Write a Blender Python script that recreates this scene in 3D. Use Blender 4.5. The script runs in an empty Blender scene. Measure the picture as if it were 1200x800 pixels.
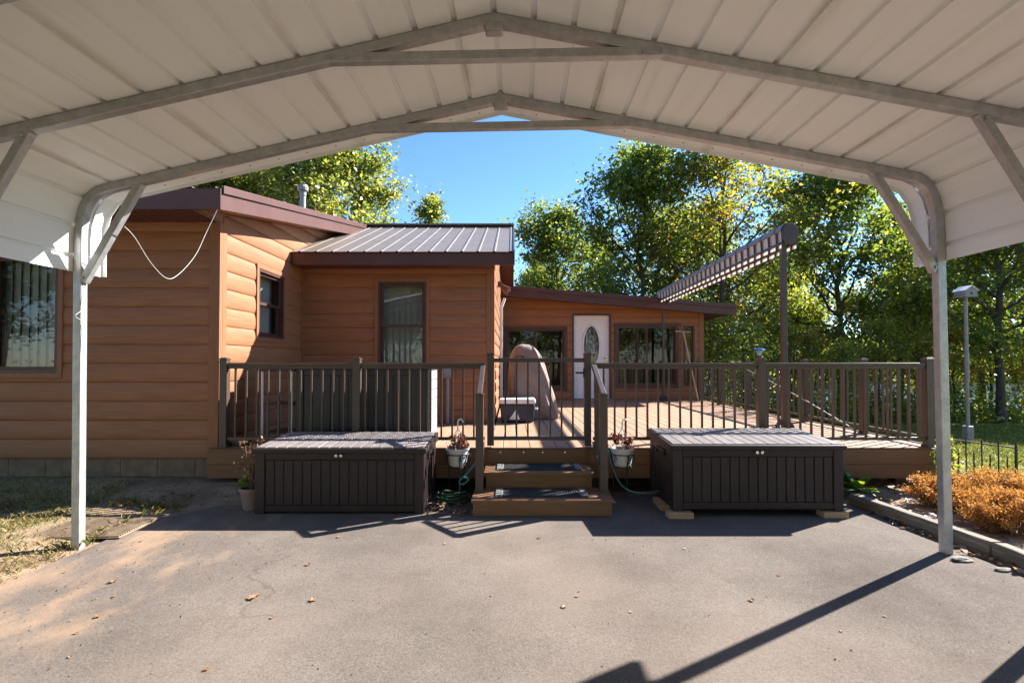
import bpy, bmesh, math, random
import numpy as np
from mathutils import Vector, Matrix, noise as mnoise

random.seed(7)
R = math.radians
scene = bpy.context.scene
COL = scene.collection

# ------------------------------------------------------------------ materials
def _nodes(name):
    m = bpy.data.materials.new(name); m.use_nodes = True
    nt = m.node_tree
    b = nt.nodes['Principled BSDF']
    return m, nt, b

def _coord(nt, scale=(1, 1, 1), rot=(0, 0, 0)):
    tc = nt.nodes.new('ShaderNodeTexCoord'); mp = nt.nodes.new('ShaderNodeMapping')
    mp.inputs['Scale'].default_value = scale; mp.inputs['Rotation'].default_value = rot
    nt.links.new(tc.outputs['Object'], mp.inputs['Vector'])
    return mp.outputs['Vector']

def _noise(nt, vec, scale, detail=4, rough=.55):
    n = nt.nodes.new('ShaderNodeTexNoise')
    n.inputs['Scale'].default_value = scale; n.inputs['Detail'].default_value = detail
    n.inputs['Roughness'].default_value = rough
    nt.links.new(vec, n.inputs['Vector'])
    return n.outputs['Fac']

def _ramp(nt, fac, stops, interp='LINEAR'):
    r = nt.nodes.new('ShaderNodeValToRGB'); r.color_ramp.interpolation = interp
    el = r.color_ramp.elements
    while len(el) < len(stops): el.new(.5)
    for e, (p, c) in zip(el, stops):
        e.position = p; e.color = (c[0], c[1], c[2], 1) if len(c) == 3 else c
    nt.links.new(fac, r.inputs['Fac'])
    return r.outputs['Color']

def _mix(nt, fac, a, b, mode='MIX'):
    n = nt.nodes.new('ShaderNodeMix'); n.data_type = 'RGBA'; n.blend_type = mode
    for sock, v in ((n.inputs['Factor'], fac), (n.inputs[6], a), (n.inputs[7], b)):
        if hasattr(v, 'is_output'): nt.links.new(v, sock)
        elif isinstance(v, (int, float)): sock.default_value = v
        else: sock.default_value = (*v, 1) if len(v) == 3 else v
    return n.outputs[2]

def _math(nt, op, a, b=0.0, clamp=False):
    n = nt.nodes.new('ShaderNodeMath'); n.operation = op; n.use_clamp = clamp
    for sock, v in ((n.inputs[0], a), (n.inputs[1], b)):
        if hasattr(v, 'is_output'): nt.links.new(v, sock)
        else: sock.default_value = v
    return n.outputs[0]

def _bump(nt, b, h, strength, dist=.01):
    n = nt.nodes.new('ShaderNodeBump'); n.inputs['Strength'].default_value = strength
    n.inputs['Distance'].default_value = dist
    nt.links.new(h, n.inputs['Height']); nt.links.new(n.outputs['Normal'], b.inputs['Normal'])

def _smooth(nt, v, lo, hi):
    n = nt.nodes.new('ShaderNodeMapRange'); n.interpolation_type = 'SMOOTHSTEP'
    nt.links.new(v, n.inputs['Value'])
    n.inputs['From Min'].default_value = lo; n.inputs['From Max'].default_value = hi
    return n.outputs['Result']

def noisy(name, stops, scale=6, stretch=(1, 1, 1), detail=5, rough=.6, metal=0., bump=.0, bdist=.004, fine=0, spec=.5,
          island=0., rvar=0.):
    m, nt, b = _nodes(name)
    v = _coord(nt, stretch)
    f = _noise(nt, v, scale, detail, .6)
    c = _ramp(nt, f, stops)
    if island:
        g = nt.nodes.new('ShaderNodeNewGeometry')
        k = _math(nt, 'MULTIPLY_ADD', g.outputs['Random Per Island'], 2 * island)
        nt.nodes[-1].inputs[2].default_value = 1 - island
        hs = nt.nodes.new('ShaderNodeHueSaturation')
        nt.links.new(k, hs.inputs['Value']); nt.links.new(c, hs.inputs['Color']); c = hs.outputs['Color']
    nt.links.new(c, b.inputs['Base Color'])
    b.inputs['Roughness'].default_value = rough; b.inputs['Metallic'].default_value = metal
    b.inputs['Specular IOR Level'].default_value = spec
    if rvar:
        f3 = _noise(nt, _coord(nt), 5, 4)
        nt.links.new(_math(nt, 'MULTIPLY_ADD', f3, rvar), b.inputs['Roughness'])
        nt.nodes[-1].inputs[2].default_value = rough - rvar / 2
    if bump:
        h = f
        if fine: h = _noise(nt, _coord(nt), fine, 3)
        _bump(nt, b, h, bump, bdist)
    return m

M = {}
M['siding'] = noisy('log siding', [(.3, (.23, .096, .045)), (.5, (.292, .126, .061)), (.7, (.345, .154, .078))], 2.2, (1.1, 1.1, 30), 8, .55, 0, .12, .003, spec=.3)
M['trimwood'] = noisy('corner trim', [(.3, (.235, .098, .046)), (.7, (.295, .13, .064))], 3, (14, 14, 1), 6, .55, spec=.3)
M['maroon'] = noisy('maroon metal', [(.3, (.078, .032, .027)), (.7, (.10, .043, .037))], 3, rough=.42, spec=.4)
M['soffit'] = noisy('maroon soffit', [(.3, (.10, .038, .034)), (.7, (.13, .05, .044))], 3, rough=.55)
M['soffit_tan'] = noisy('tan soffit', [(.3, (.27, .13, .075)), (.7, (.33, .165, .098))], 3, rough=.6)
M['roofmetal'] = noisy('brown roof steel', [(.3, (.185, .15, .125)), (.7, (.225, .185, .155))], 4, rough=.42, spec=.5, rvar=.15)
M['frame_brown'] = noisy('window frame brown', [(.3, (.06, .024, .017)), (.7, (.085, .034, .024))], 5, rough=.45)
M['conc'] = noisy('foundation block', [(.3, (.115, .078, .05)), (.7, (.21, .148, .098))], 8, (1, 1, 1), 8, .9, 0, .4, .01)
M['steel'] = noisy('galvanised steel', [(.25, (.31, .315, .32)), (.5, (.40, .405, .41)), (.75, (.50, .505, .51))], 18, (1, 1, 1), 6, .4, .45, .05, rvar=.25)
M['panel'] = noisy('white roof steel', [(.22, (.76, .75, .72)), (.42, (.85, .855, .85)), (.8, (.89, .90, .905))], 1.6, (6, .35, 6), 7, .5, 0, spec=.35)
M['white'] = noisy('white paint', [(.3, (.74, .74, .74)), (.7, (.82, .82, .82))], 4, rough=.4)
M['bronze'] = noisy('bronze rail metal', [(.3, (.058, .036, .026)), (.7, (.08, .052, .039))], 6, rough=.4, spec=.5)
M['bronze_lit'] = M['bronze']
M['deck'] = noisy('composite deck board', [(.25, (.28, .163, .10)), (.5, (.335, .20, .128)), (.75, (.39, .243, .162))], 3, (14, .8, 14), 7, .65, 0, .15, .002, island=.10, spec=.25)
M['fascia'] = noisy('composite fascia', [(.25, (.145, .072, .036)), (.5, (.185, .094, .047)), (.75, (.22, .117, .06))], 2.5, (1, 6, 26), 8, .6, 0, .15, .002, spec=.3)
M['joist'] = noisy('joist', [(.3, (.10, .06, .035)), (.7, (.16, .10, .06))], 4, rough=.8)
M['resin'] = noisy('brown resin', [(.3, (.019, .0105, .0105)), (.7, (.031, .0185, .0185))], 5, (14, 14, 1.2), 6, .5, 0, .25, .003, spec=.35, island=.12)
M['resin_lid'] = noisy('weathered lid with painted sheen', [(.3, (.17, .145, .14)), (.6, (.26, .23, .225)), (.8, (.33, .30, .295))], 4, (10, 1.2, 10), 8, .36, 0, .3, .003, spec=.6, island=.12)  # grazing sun and sky sheen painted into the weathered lid colour
M['resin_dark'] = noisy('charcoal resin', [(.3, (.013, .012, .015)), (.7, (.022, .021, .026))], 5, rough=.4, spec=.6)
M['chrome'] = noisy('nickel', [(.3, (.6, .6, .6)), (.7, (.75, .75, .75))], 5, rough=.25, metal=1)
M['black'] = noisy('black iron', [(.3, (.012, .012, .012)), (.7, (.022, .022, .022))], 5, rough=.45)
M['rubber'] = noisy('mat rubber', [(.3, (.012, .012, .013)), (.7, (.03, .03, .031))], 40, rough=.75, bump=.4)
M['mat_edge'] = noisy('mat pale border', [(.4, (.03, .03, .03)), (.6, (.38, .37, .36))], 55, (1, 1, 1), 2, .8)
M['timber'] = noisy('weathered timber', [(.25, (.085, .068, .05)), (.5, (.165, .13, .10)), (.75, (.30, .255, .20))], 3, (16, 1, 16), 8, .9, 0, .6, .008)
M['blockwood'] = noisy('pale wood block', [(.3, (.33, .20, .11)), (.7, (.46, .30, .18))], 5, (2, 10, 10), 6, .8, 0, .3)
M['cloth'] = noisy('grill cover cloth', [(.3, (.17, .122, .10)), (.7, (.24, .178, .148))], 5, rough=.7, bump=.9, bdist=.03, spec=.3)
M['emblem'] = noisy('emblem', [(.3, (.03, .025, .025)), (.7, (.06, .05, .05))], 7, rough=.7)
M['cool_blue'] = noisy('cooler navy', [(.3, (.012, .017, .048)), (.7, (.018, .026, .066))], 6, rough=.4)
M['pot_white'] = noisy('white planter', [(.3, (.70, .70, .70)), (.7, (.80, .80, .79))], 6, rough=.45)
M['terracotta'] = noisy('grey pink clay', [(.3, (.20, .135, .115)), (.7, (.28, .20, .175))], 9, rough=.85)
M['soil'] = noisy('potting soil', [(.3, (.02, .014, .01)), (.7, (.05, .035, .025))], 40, rough=1, bump=.6)
M['hose'] = noisy('teal hose', [(.3, (.03, .12, .125)), (.7, (.045, .165, .17))], 9, rough=.4)
M['hose_dark'] = noisy('green hose', [(.3, (.015, .05, .028)), (.7, (.03, .075, .04))], 9, rough=.45)
M['cable'] = noisy('pale cable', [(.3, (.36, .34, .32)), (.7, (.46, .44, .41))], 9, rough=.5)
M['rope'] = noisy('tan pole', [(.3, (.42, .30, .19)), (.7, (.55, .41, .27))], 12, rough=.7)
M['greymetal'] = noisy('grey painted metal', [(.3, (.17, .175, .185)), (.7, (.25, .26, .27))], 8, rough=.5)
M['bark'] = noisy('bark', [(.3, (.035, .026, .02)), (.7, (.095, .075, .06))], 9, (3, 3, .7), 7, .9, 0, .7, .02)
M['bark_pale'] = noisy('pale bark', [(.3, (.12, .10, .085)), (.7, (.24, .21, .18))], 9, (3, 3, .7), 7, .9, 0, .7, .02)
M['blind'] = noisy('blind fabric', [(.3, (.36, .37, .36)), (.7, (.44, .45, .44))], 6, rough=.8)
M['curtain'] = noisy('dark curtain', [(.3, (.12, .085, .08)), (.7, (.19, .14, .13))], 6, (6, 6, .5), 4, .9)
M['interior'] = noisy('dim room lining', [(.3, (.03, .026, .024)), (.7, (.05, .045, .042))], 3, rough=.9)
M['doorwhite'] = noisy('white door', [(.3, (.76, .77, .80)), (.7, (.82, .83, .86))], 3, rough=.35)
M['stripe_dark'] = noisy('awning bar', [(.3, (.05, .034, .03)), (.7, (.07, .05, .045))], 5, rough=.4)
M['hood'] = noisy('awning hood', [(.3, (.16, .14, .15)), (.7, (.22, .195, .205))], 5, rough=.35)
M['yellow_glass'] = noisy('amber blind', [(.3, (.30, .23, .03)), (.7, (.42, .33, .05))], 8, (1, 1, 5), 4, .6)
M['blue'] = noisy('blue plastic', [(.3, (.06, .22, .55)), (.7, (.09, .28, .65))], 8, rough=.3)
M['stone'] = noisy('grey stone', [(.3, (.13, .115, .10)), (.7, (.28, .25, .22))], 12, rough=.9, bump=.5, bdist=.01)

def glass_mat(name, tint, refl=.9, body=0.):
    m = bpy.data.materials.new(name); m.use_nodes = True; nt = m.node_tree; nt.nodes.clear()
    o = nt.nodes.new('ShaderNodeOutputMaterial')
    t = nt.nodes.new('ShaderNodeBsdfTransparent'); t.inputs[0].default_value = (*tint, 1)
    g = nt.nodes.new('ShaderNodeBsdfGlossy'); g.inputs['Roughness'].default_value = .015
    v = nt.nodes.new('ShaderNodeTexCoord'); n = nt.nodes.new('ShaderNodeTexNoise'); n.inputs['Scale'].default_value = 1.6
    nt.links.new(v.outputs['Object'], n.inputs['Vector'])
    bm = nt.nodes.new('ShaderNodeBump'); bm.inputs['Strength'].default_value = .008; bm.inputs['Distance'].default_value = .05
    nt.links.new(n.outputs['Fac'], bm.inputs['Height']); nt.links.new(bm.outputs['Normal'], g.inputs['Normal'])
    f = nt.nodes.new('ShaderNodeFresnel'); f.inputs['IOR'].default_value = 1.65
    mx = nt.nodes.new('ShaderNodeMixShader')
    k = nt.nodes.new('ShaderNodeMath'); k.operation = 'MULTIPLY_ADD'; k.inputs[1].default_value = refl; k.inputs[2].default_value = .02
    nt.links.new(f.outputs[0], k.inputs[0]); nt.links.new(k.outputs[0], mx.inputs[0])
    nt.links.new(t.outputs[0], mx.inputs[1]); nt.links.new(g.outputs[0], mx.inputs[2])
    nt.links.new(mx.outputs[0], o.inputs[0])
    return m
M['glass'] = glass_mat('window glass', (.80, .84, .82), .5)
M['glass_clear'] = glass_mat('door glass', (.55, .6, .6), 1.3)

def leaf_mat(name, stops, trans=.6, tmul=2.05, objvar=.06, gloss=.05):
    m = bpy.data.materials.new(name); m.use_nodes = True; nt = m.node_tree; nt.nodes.clear()
    o = nt.nodes.new('ShaderNodeOutputMaterial')
    g = nt.nodes.new('ShaderNodeNewGeometry')
    oi = nt.nodes.new('ShaderNodeObjectInfo')
    pv = _noise(nt, _coord(nt), .9, 2)
    fac = _math(nt, 'MULTIPLY_ADD', pv, .9); nt.nodes[-1].inputs[2].default_value = -.45
    fac = _math(nt, 'ADD', fac, g.outputs['Random Per Island'])
    ov = _math(nt, 'MULTIPLY_ADD', oi.outputs['Random'], 2 * objvar); nt.nodes[-1].inputs[2].default_value = -objvar
    fac = _math(nt, 'ADD', fac, ov, True)
    c = _ramp(nt, fac, stops)
    d = nt.nodes.new('ShaderNodeBsdfDiffuse'); nt.links.new(c, d.inputs[0])
    t = nt.nodes.new('ShaderNodeBsdfTranslucent')
    tc = _mix(nt, 1.0, c, (tmul * 1.02, tmul * .95, tmul * .6), 'MULTIPLY'); nt.links.new(tc, t.inputs[0])
    mx = nt.nodes.new('ShaderNodeMixShader'); mx.inputs[0].default_value = trans
    nt.links.new(d.outputs[0], mx.inputs[1]); nt.links.new(t.outputs[0], mx.inputs[2])
    gl = nt.nodes.new('ShaderNodeBsdfGlossy'); gl.inputs['Roughness'].default_value = .42
    gl.inputs[0].default_value = (.9, .95, 1, 1)
    m2 = nt.nodes.new('ShaderNodeMixShader'); m2.inputs[0].default_value = gloss
    nt.links.new(mx.outputs[0], m2.inputs[1]); nt.links.new(gl.outputs[0], m2.inputs[2])
    nt.links.new(m2.outputs[0], o.inputs[0])
    return m
M['leaf_green'] = leaf_mat('leaf green', [(0, (.05, .09, .018)), (.45, (.095, .145, .027)), (.8, (.16, .20, .034)), (1, (.23, .235, .042))])
M['leaf_mid'] = leaf_mat('leaf yellow green', [(0, (.075, .12, .02)), (.45, (.15, .20, .03)), (.8, (.25, .26, .045)), (1, (.33, .29, .05))])
M['leaf_oak'] = leaf_mat('leaf oak turning', [(0, (.065, .09, .018)), (.5, (.15, .17, .03)), (.8, (.28, .24, .04)), (1, (.34, .19, .035))])
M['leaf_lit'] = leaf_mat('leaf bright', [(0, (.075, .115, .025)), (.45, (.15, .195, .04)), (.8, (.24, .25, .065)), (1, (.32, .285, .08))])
M['leaf_autumn'] = leaf_mat('leaf autumn', [(0, (.09, .12, .02)), (.45, (.22, .22, .035)), (.8, (.34, .27, .045)), (1, (.40, .18, .04))])
M['leaf_orange'] = leaf_mat('leaf rust', [(0, (.25, .10, .03)), (.35, (.43, .185, .055)), (.7, (.56, .30, .10)), (1, (.62, .43, .21))], .45, 1.2, gloss=.015)
M['leaf_hosta'] = leaf_mat('leaf hosta', [(0, (.03, .07, .03)), (.5, (.06, .12, .04)), (1, (.13, .19, .06))], .35)
M['leaf_red'] = leaf_mat('leaf withered red', [(0, (.12, .03, .02)), (.5, (.23, .07, .04)), (1, (.30, .16, .10))], .3, 1.1)
M['leaf_dry'] = leaf_mat('leaf dry', [(0, (.16, .09, .045)), (.5, (.28, .15, .07)), (1, (.42, .28, .15))], .2, 1.1)
M['leaf_lime'] = leaf_mat('leaf lime', [(0, (.13, .25, .02)), (1, (.24, .36, .03))], .4, 1.4)
M['stem_dry'] = noisy('dry stem', [(.3, (.15, .11, .08)), (.7, (.30, .24, .18))], 20, rough=.9)
M['grass'] = leaf_mat('grass blade', [(0, (.07, .10, .022)), (.25, (.14, .145, .04)), (.5, (.27, .205, .09)), (1, (.40, .30, .16))], .3, 1.2, gloss=.01)
M['grass_green'] = leaf_mat('lawn blade', [(0, (.09, .13, .022)), (.6, (.17, .20, .04)), (1, (.30, .27, .09))], .35, 1.3, gloss=.015)

def weather_panel():
    m = M['panel']; nt = m.node_tree; b = nt.nodes['Principled BSDF']
    c = b.inputs['Base Color'].links[0].from_socket
    sx = nt.nodes.new('ShaderNodeSeparateXYZ'); nt.links.new(_coord(nt), sx.inputs[0])
    f = _math(nt, 'FRACT', _math(nt, 'DIVIDE', _math(nt, 'ADD', sx.outputs['X'], 20.35), .895))
    d = _math(nt, 'ABSOLUTE', _math(nt, 'SUBTRACT', f, .5))
    k = _math(nt, 'MULTIPLY', _smooth(nt, d, .06, .005), _smooth(nt, _noise(nt, _coord(nt, (2, .8, 2)), 2.5, 5), .35, .62))
    c = _mix(nt, _math(nt, 'MULTIPLY', k, .45), c, (.50, .43, .33))
    nt.links.new(c, b.inputs['Base Color'])
weather_panel()
def weather_siding():
    m = M['siding']; nt = m.node_tree; b = nt.nodes['Principled BSDF']
    c = b.inputs['Base Color'].links[0].from_socket
    v = _coord(nt)
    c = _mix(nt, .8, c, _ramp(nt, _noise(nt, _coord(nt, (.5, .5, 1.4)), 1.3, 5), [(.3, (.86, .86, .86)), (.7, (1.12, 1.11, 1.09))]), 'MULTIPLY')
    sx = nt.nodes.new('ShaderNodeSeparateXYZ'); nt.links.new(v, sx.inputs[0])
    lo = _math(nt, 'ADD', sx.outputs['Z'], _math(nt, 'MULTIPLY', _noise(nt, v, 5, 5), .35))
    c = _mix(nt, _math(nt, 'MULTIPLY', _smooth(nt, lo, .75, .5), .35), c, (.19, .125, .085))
    nt.links.new(c, b.inputs['Base Color'])
weather_siding()

def asphalt():
    m, nt, b = _nodes('old asphalt')
    v = _coord(nt)
    agg = _noise(nt, v, 95, 5, .8)
    med = _noise(nt, v, 1.1, 6, .62)
    base = _ramp(nt, med, [(.3, (.100, .084, .074)), (.5, (.137, .116, .103)), (.72, (.172, .148, .132))])
    sp = _ramp(nt, agg, [(.36, (.58, .58, .58)), (.5, (1, 1, 1)), (.64, (1.34, 1.33, 1.31))])
    c = _mix(nt, .85, base, sp, 'MULTIPLY')
    f2 = _noise(nt, v, 14, 4, .7)
    c = _mix(nt, _math(nt, 'MULTIPLY', _smooth(nt, f2, .56, .70), .5), c, (.12, .105, .095))
    # sandy soil washed over the left side
    sx = nt.nodes.new('ShaderNodeSeparateXYZ'); nt.links.new(v, sx.inputs[0])
    edge = _smooth(nt, sx.outputs['X'], -.6, -3.2)
    sn = _noise(nt, _coord(nt, (1.5, .8, 1), (0, 0, .7)), 2.2, 7, .65)
    st = _math(nt, 'ADD', _math(nt, 'MULTIPLY', edge, .36), sn)
    st = _smooth(nt, st, .70, 1.02)
    c = _mix(nt, _math(nt, 'MULTIPLY', st, .62), c, (.36, .24, .155))
    # wide warm dust
    c = _mix(nt, _math(nt, 'MULTIPLY', _smooth(nt, _noise(nt, v, .45, 3), .4, .65), .25), c, (.30, .235, .19))
    # hairline cracks
    vo = nt.nodes.new('ShaderNodeTexVoronoi'); vo.feature = 'DISTANCE_TO_EDGE'; vo.inputs['Scale'].default_value = .55
    wob = nt.nodes.new('ShaderNodeTexNoise'); wob.inputs['Scale'].default_value = 2.5; wob.inputs['Detail'].default_value = 6
    nt.links.new(v, wob.inputs['Vector'])
    wm = nt.nodes.new('ShaderNodeVectorMath'); wm.operation = 'MULTIPLY_ADD'; wm.inputs[1].default_value = (.5, .5, .5)
    nt.links.new(wob.outputs['Color'], wm.inputs[0]); nt.links.new(v, wm.inputs[2]); nt.links.new(wm.outputs[0], vo.inputs['Vector'])
    cr = _smooth(nt, vo.outputs['Distance'], .006, .0)
    cr = _math(nt, 'MULTIPLY', cr, _smooth(nt, _noise(nt, v, .8, 2), .5, .62))
    c = _mix(nt, _math(nt, 'MULTIPLY', cr, .5), c, (.07, .06, .055))
    nt.links.new(c, b.inputs['Base Color']); b.inputs['Roughness'].default_value = 1.0
    b.inputs['Specular IOR Level'].default_value = .04
    _bump(nt, b, agg, .5, .006)
    return m
M['asphalt'] = asphalt()

def ground_mat():
    m, nt, b = _nodes('yard ground')
    v = _coord(nt)
    n1 = _noise(nt, v, 3.0, 8, .65); n2 = _noise(nt, v, 40, 4, .7)
    dirt = _ramp(nt, n1, [(.3, (.14, .088, .056)), (.5, (.25, .165, .105)), (.7, (.38, .27, .18))])
    lawn = _ramp(nt, n1, [(.3, (.10, .12, .03)), (.5, (.18, .18, .055)), (.7, (.30, .25, .11))])
    sx = nt.nodes.new('ShaderNodeSeparateXYZ'); nt.links.new(v, sx.inputs[0])
    far = _smooth(nt, sx.outputs['X'], 4.3, 5.6)
    left = _math(nt, 'MULTIPLY', _smooth(nt, sx.outputs['X'], -3.2, -4.4), _smooth(nt, _noise(nt, v, 1.3, 5), .38, .6))
    k = _math(nt, 'MAXIMUM', far, _math(nt, 'MULTIPLY', left, .7))
    c = _mix(nt, k, dirt, lawn)
    c = _mix(nt, .6, c, _ramp(nt, n2, [(.3, (.65, .65, .65)), (.7, (1.3, 1.3, 1.3))]), 'MULTIPLY')
    nt.links.new(c, b.inputs['Base Color']); b.inputs['Roughness'].default_value = .95
    _bump(nt, b, n2, .7, .02)
    return m
M['ground'] = ground_mat()

def stripe_mat(name, period, a, bcol, off=0.):
    m, nt, b = _nodes(name)
    v = _coord(nt)
    sx = nt.nodes.new('ShaderNodeSeparateXYZ'); nt.links.new(v, sx.inputs[0])
    f = _math(nt, 'FRACT', _math(nt, 'ADD', _math(nt, 'DIVIDE', sx.outputs['Y'], period), off))
    f1 = _math(nt, 'GREATER_THAN', f, .66)
    thin = _math(nt, 'MULTIPLY', _math(nt, 'GREATER_THAN', f, .53), _math(nt, 'LESS_THAN', f, .59))
    k = _math(nt, 'MAXIMUM', f1, thin)
    c = _mix(nt, k, a, bcol)
    c = _mix(nt, .3, c, _ramp(nt, _noise(nt, v, 14, 4), [(.3, (.8, .8, .8)), (.7, (1.1, 1.1, 1.1))]), 'MULTIPLY')
    nt.links.new(c, b.inputs['Base Color']); b.inputs['Roughness'].default_value = .8
    # cloth lets light through
    t = nt.nodes.new('ShaderNodeBsdfTranslucent'); nt.links.new(c, t.inputs[0])
    mx = nt.nodes.new('ShaderNodeMixShader'); mx.inputs[0].default_value = .6
    out = nt.nodes['Material Output']
    nt.links.new(b.outputs[0], mx.inputs[1]); nt.links.new(t.outputs[0], mx.inputs[2]); nt.links.new(mx.outputs[0], out.inputs[0])
    return m
M['stripe'] = stripe_mat('striped awning cloth', .20, (.82, .78, .75), (.15, .105, .10))

def water_mat():
    m, nt, b = _nodes('lake water')
    b.inputs['Base Color'].default_value = (.02, .05, .09, 1); b.inputs['Roughness'].default_value = .12
    _bump(nt, b, _noise(nt, _coord(nt, (1, 3, 1)), 1.2, 4), .35, .1)
    return m
M['water'] = water_mat()

# ------------------------------------------------------------------ mesh builder
class MB:
    def __init__(s, xf=None):
        s.v = []; s.f = []; s.xf = xf
    def add(s, vs, fs):
        n = len(s.v); s.v += [tuple(p) for p in vs]; s.f += [tuple(i + n for i in f) for f in fs]; return s
    def box(s, x0, x1, y0, y1, z0, z1):
        x0, x1 = min(x0, x1), max(x0, x1); y0, y1 = min(y0, y1), max(y0, y1); z0, z1 = min(z0, z1), max(z0, z1)
        return s.add([(x0, y0, z0), (x1, y0, z0), (x1, y1, z0), (x0, y1, z0), (x0, y0, z1), (x1, y0, z1), (x1, y1, z1), (x0, y1, z1)],
              [(0, 3, 2, 1), (4, 5, 6, 7), (0, 1, 5, 4), (1, 2, 6, 5), (2, 3, 7, 6), (3, 0, 4, 7)])
    def bar(s, p0, p1, w, h, up=(0, 0, 1)):
        p0, p1 = Vector(p0), Vector(p1); d = (p1 - p0).normalized(); up = Vector(up)
        r = d.cross(up)
        if r.length < 1e-4: r = d.cross(Vector((0, 1, 0)))
        r.normalize(); u = r.cross(d).normalized()
        vs = [p + r * a * w / 2 + u * b * h / 2 for p in (p0, p1) for a, b in ((-1, -1), (1, -1), (1, 1), (-1, 1))]
        return s.add(vs, [(0, 3, 2, 1), (4, 5, 6, 7), (0, 1, 5, 4), (1, 2, 6, 5), (2, 3, 7, 6), (3, 0, 4, 7)])
    def sweep(s, pts, prof, up=(0, 1, 0), closed=True):
        """profile (a along side, b along up) swept along a polyline"""
        pts = [Vector(p) for p in pts]; up = Vector(up); n = len(prof); vs = []
        for i, p in enumerate(pts):
            d = (pts[min(i + 1, len(pts) - 1)] - pts[max(i - 1, 0)]).normalized()
            r = d.cross(up).normalized()
            k = 1.0
            if 0 < i < len(pts) - 1:
                d1 = (pts[i] - pts[i - 1]).normalized(); k = 1 / max(.5, d.dot(d1))
            vs += [p + r * a * k + up * b for a, b in prof]
        fs = []
        for i in range(len(pts) - 1):
            for j in range(n if closed else n - 1):
                fs.append((i * n + j, i * n + (j + 1) % n, (i + 1) * n + (j + 1) % n, (i + 1) * n + j))
        if closed:
            fs += [tuple(range(n))[::-1], tuple(range((len(pts) - 1) * n, len(pts) * n))]
        return s.add(vs, fs)
    def tube(s, pts, rad, n=8, cap=True):
        pts = [Vector(p) for p in pts]
        rad = [rad] * len(pts) if isinstance(rad, (int, float)) else rad
        vs = []; ref = None
        for i, p in enumerate(pts):
            d = (pts[min(i + 1, len(pts) - 1)] - pts[max(i - 1, 0)])
            d = d.normalized() if d.length > 1e-9 else Vector((0, 0, 1))
            if ref is None:
                ref = d.orthogonal().normalized()
            ref = (ref - d * ref.dot(d))
            ref = ref.normalized() if ref.length > 1e-6 else d.orthogonal().normalized()
            q = d.cross(ref)
            vs += [p + (ref * math.cos(2 * math.pi * k / n) + q * math.sin(2 * math.pi * k / n)) * rad[i] for k in range(n)]
        fs = [(i * n + k, i * n + (k + 1) % n, (i + 1) * n + (k + 1) % n, (i + 1) * n + k) for i in range(len(pts) - 1) for k in range(n)]
        if cap: fs += [tuple(range(n))[::-1], tuple(range((len(pts) - 1) * n, len(pts) * n))]
        return s.add(vs, fs)
    def lathe(s, prof, c=(0, 0, 0), n=24):
        vs = []; m = len(prof)
        for k in range(n):
            a = 2 * math.pi * k / n
            vs += [(c[0] + r * math.cos(a), c[1] + r * math.sin(a), c[2] + z) for r, z in prof]
        fs = [(k * m + j, ((k + 1) % n) * m + j, ((k + 1) % n) * m + j + 1, k * m + j + 1) for k in range(n) for j in range(m - 1)]
        return s.add(vs, fs)
    def prism(s, poly, y0, y1):
        """poly in (x,z), extruded along y"""
        n = len(poly)
        vs = [(x, y0, z) for x, z in poly] + [(x, y1, z) for x, z in poly]
        fs = [tuple(range(n)), tuple(range(n, 2 * n))[::-1]] + [(i, i + n, (i + 1) % n + n, (i + 1) % n) for i in range(n)]
        return s.add(vs, fs)
    def build(s, name, mat, parent=None, org=(0, 0, 0), bevel=0, smooth=False, fix=True, loc=None, segs=2):
        me = bpy.data.meshes.new(name)
        vs = [s.xf(*p) for p in s.v] if s.xf else s.v
        vs = [(p[0] - org[0], p[1] - org[1], p[2] - org[2]) for p in vs]
        me.from_pydata(vs, [], s.f)
        if fix:
            bm = bmesh.new(); bm.from_mesh(me)
            bmesh.ops.recalc_face_normals(bm, faces=bm.faces); bm.to_mesh(me); bm.free()
        if smooth: me.polygons.foreach_set('use_smooth', [True] * len(me.polygons))
        me.materials.append(mat)
        o = bpy.data.objects.new(name, me); COL.objects.link(o)
        if parent: o.parent = parent
        if loc: o.location = loc
        if bevel:
            b = o.modifiers.new('bevel', 'BEVEL'); b.width = bevel; b.segments = segs; b.limit_method = 'ANGLE'; b.angle_limit = R(40)
            if segs > 1: b.harden_normals = False
        return o

def tag(o, label=None, cat=None, group=None, kind=None):
    if label: o['label'] = label
    if cat: o['category'] = cat
    if group: o['group'] = group
    if kind: o['kind'] = kind
    return o

def thing(name, label, cat, loc=(0, 0, 0), rotz=0, group=None):
    o = bpy.data.objects.new(name, None); COL.objects.link(o)
    o.empty_display_size = .2
    o.location = loc; o.rotation_euler = (0, 0, rotz)
    return tag(o, label, cat, group)

KIDS = {}
def children(o): return [c for c in COL.objects if c.parent == o]
def dup(root, loc, rotz=0, scale=1, label=None, group=None):
    r = root.copy(); COL.objects.link(r); r.location = loc; r.rotation_euler = (0, 0, rotz)
    r.scale = (scale,) * 3 if isinstance(scale, (int, float)) else scale
    if label: r['label'] = label
    if group: r['group'] = group
    for ch in children(root):
        c = ch.copy(); COL.objects.link(c); c.parent = r
        for g in children(ch):
            d = g.copy(); COL.objects.link(d); d.parent = c
    return r

# ------------------------------------------------------------------ camera, light, sky
EYE = 1.36
cam = bpy.data.cameras.new('camera'); co = bpy.data.objects.new('camera', cam); COL.objects.link(co)
cam.lens = 18; cam.sensor_width = 36; cam.clip_start = .05; cam.clip_end = 3000
co.location = (0, 0, EYE); co.rotation_euler = (R(90) + math.atan(12 / 600), 0, 0); cam.shift_y = 13 / 1200
scene.camera = co

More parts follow.
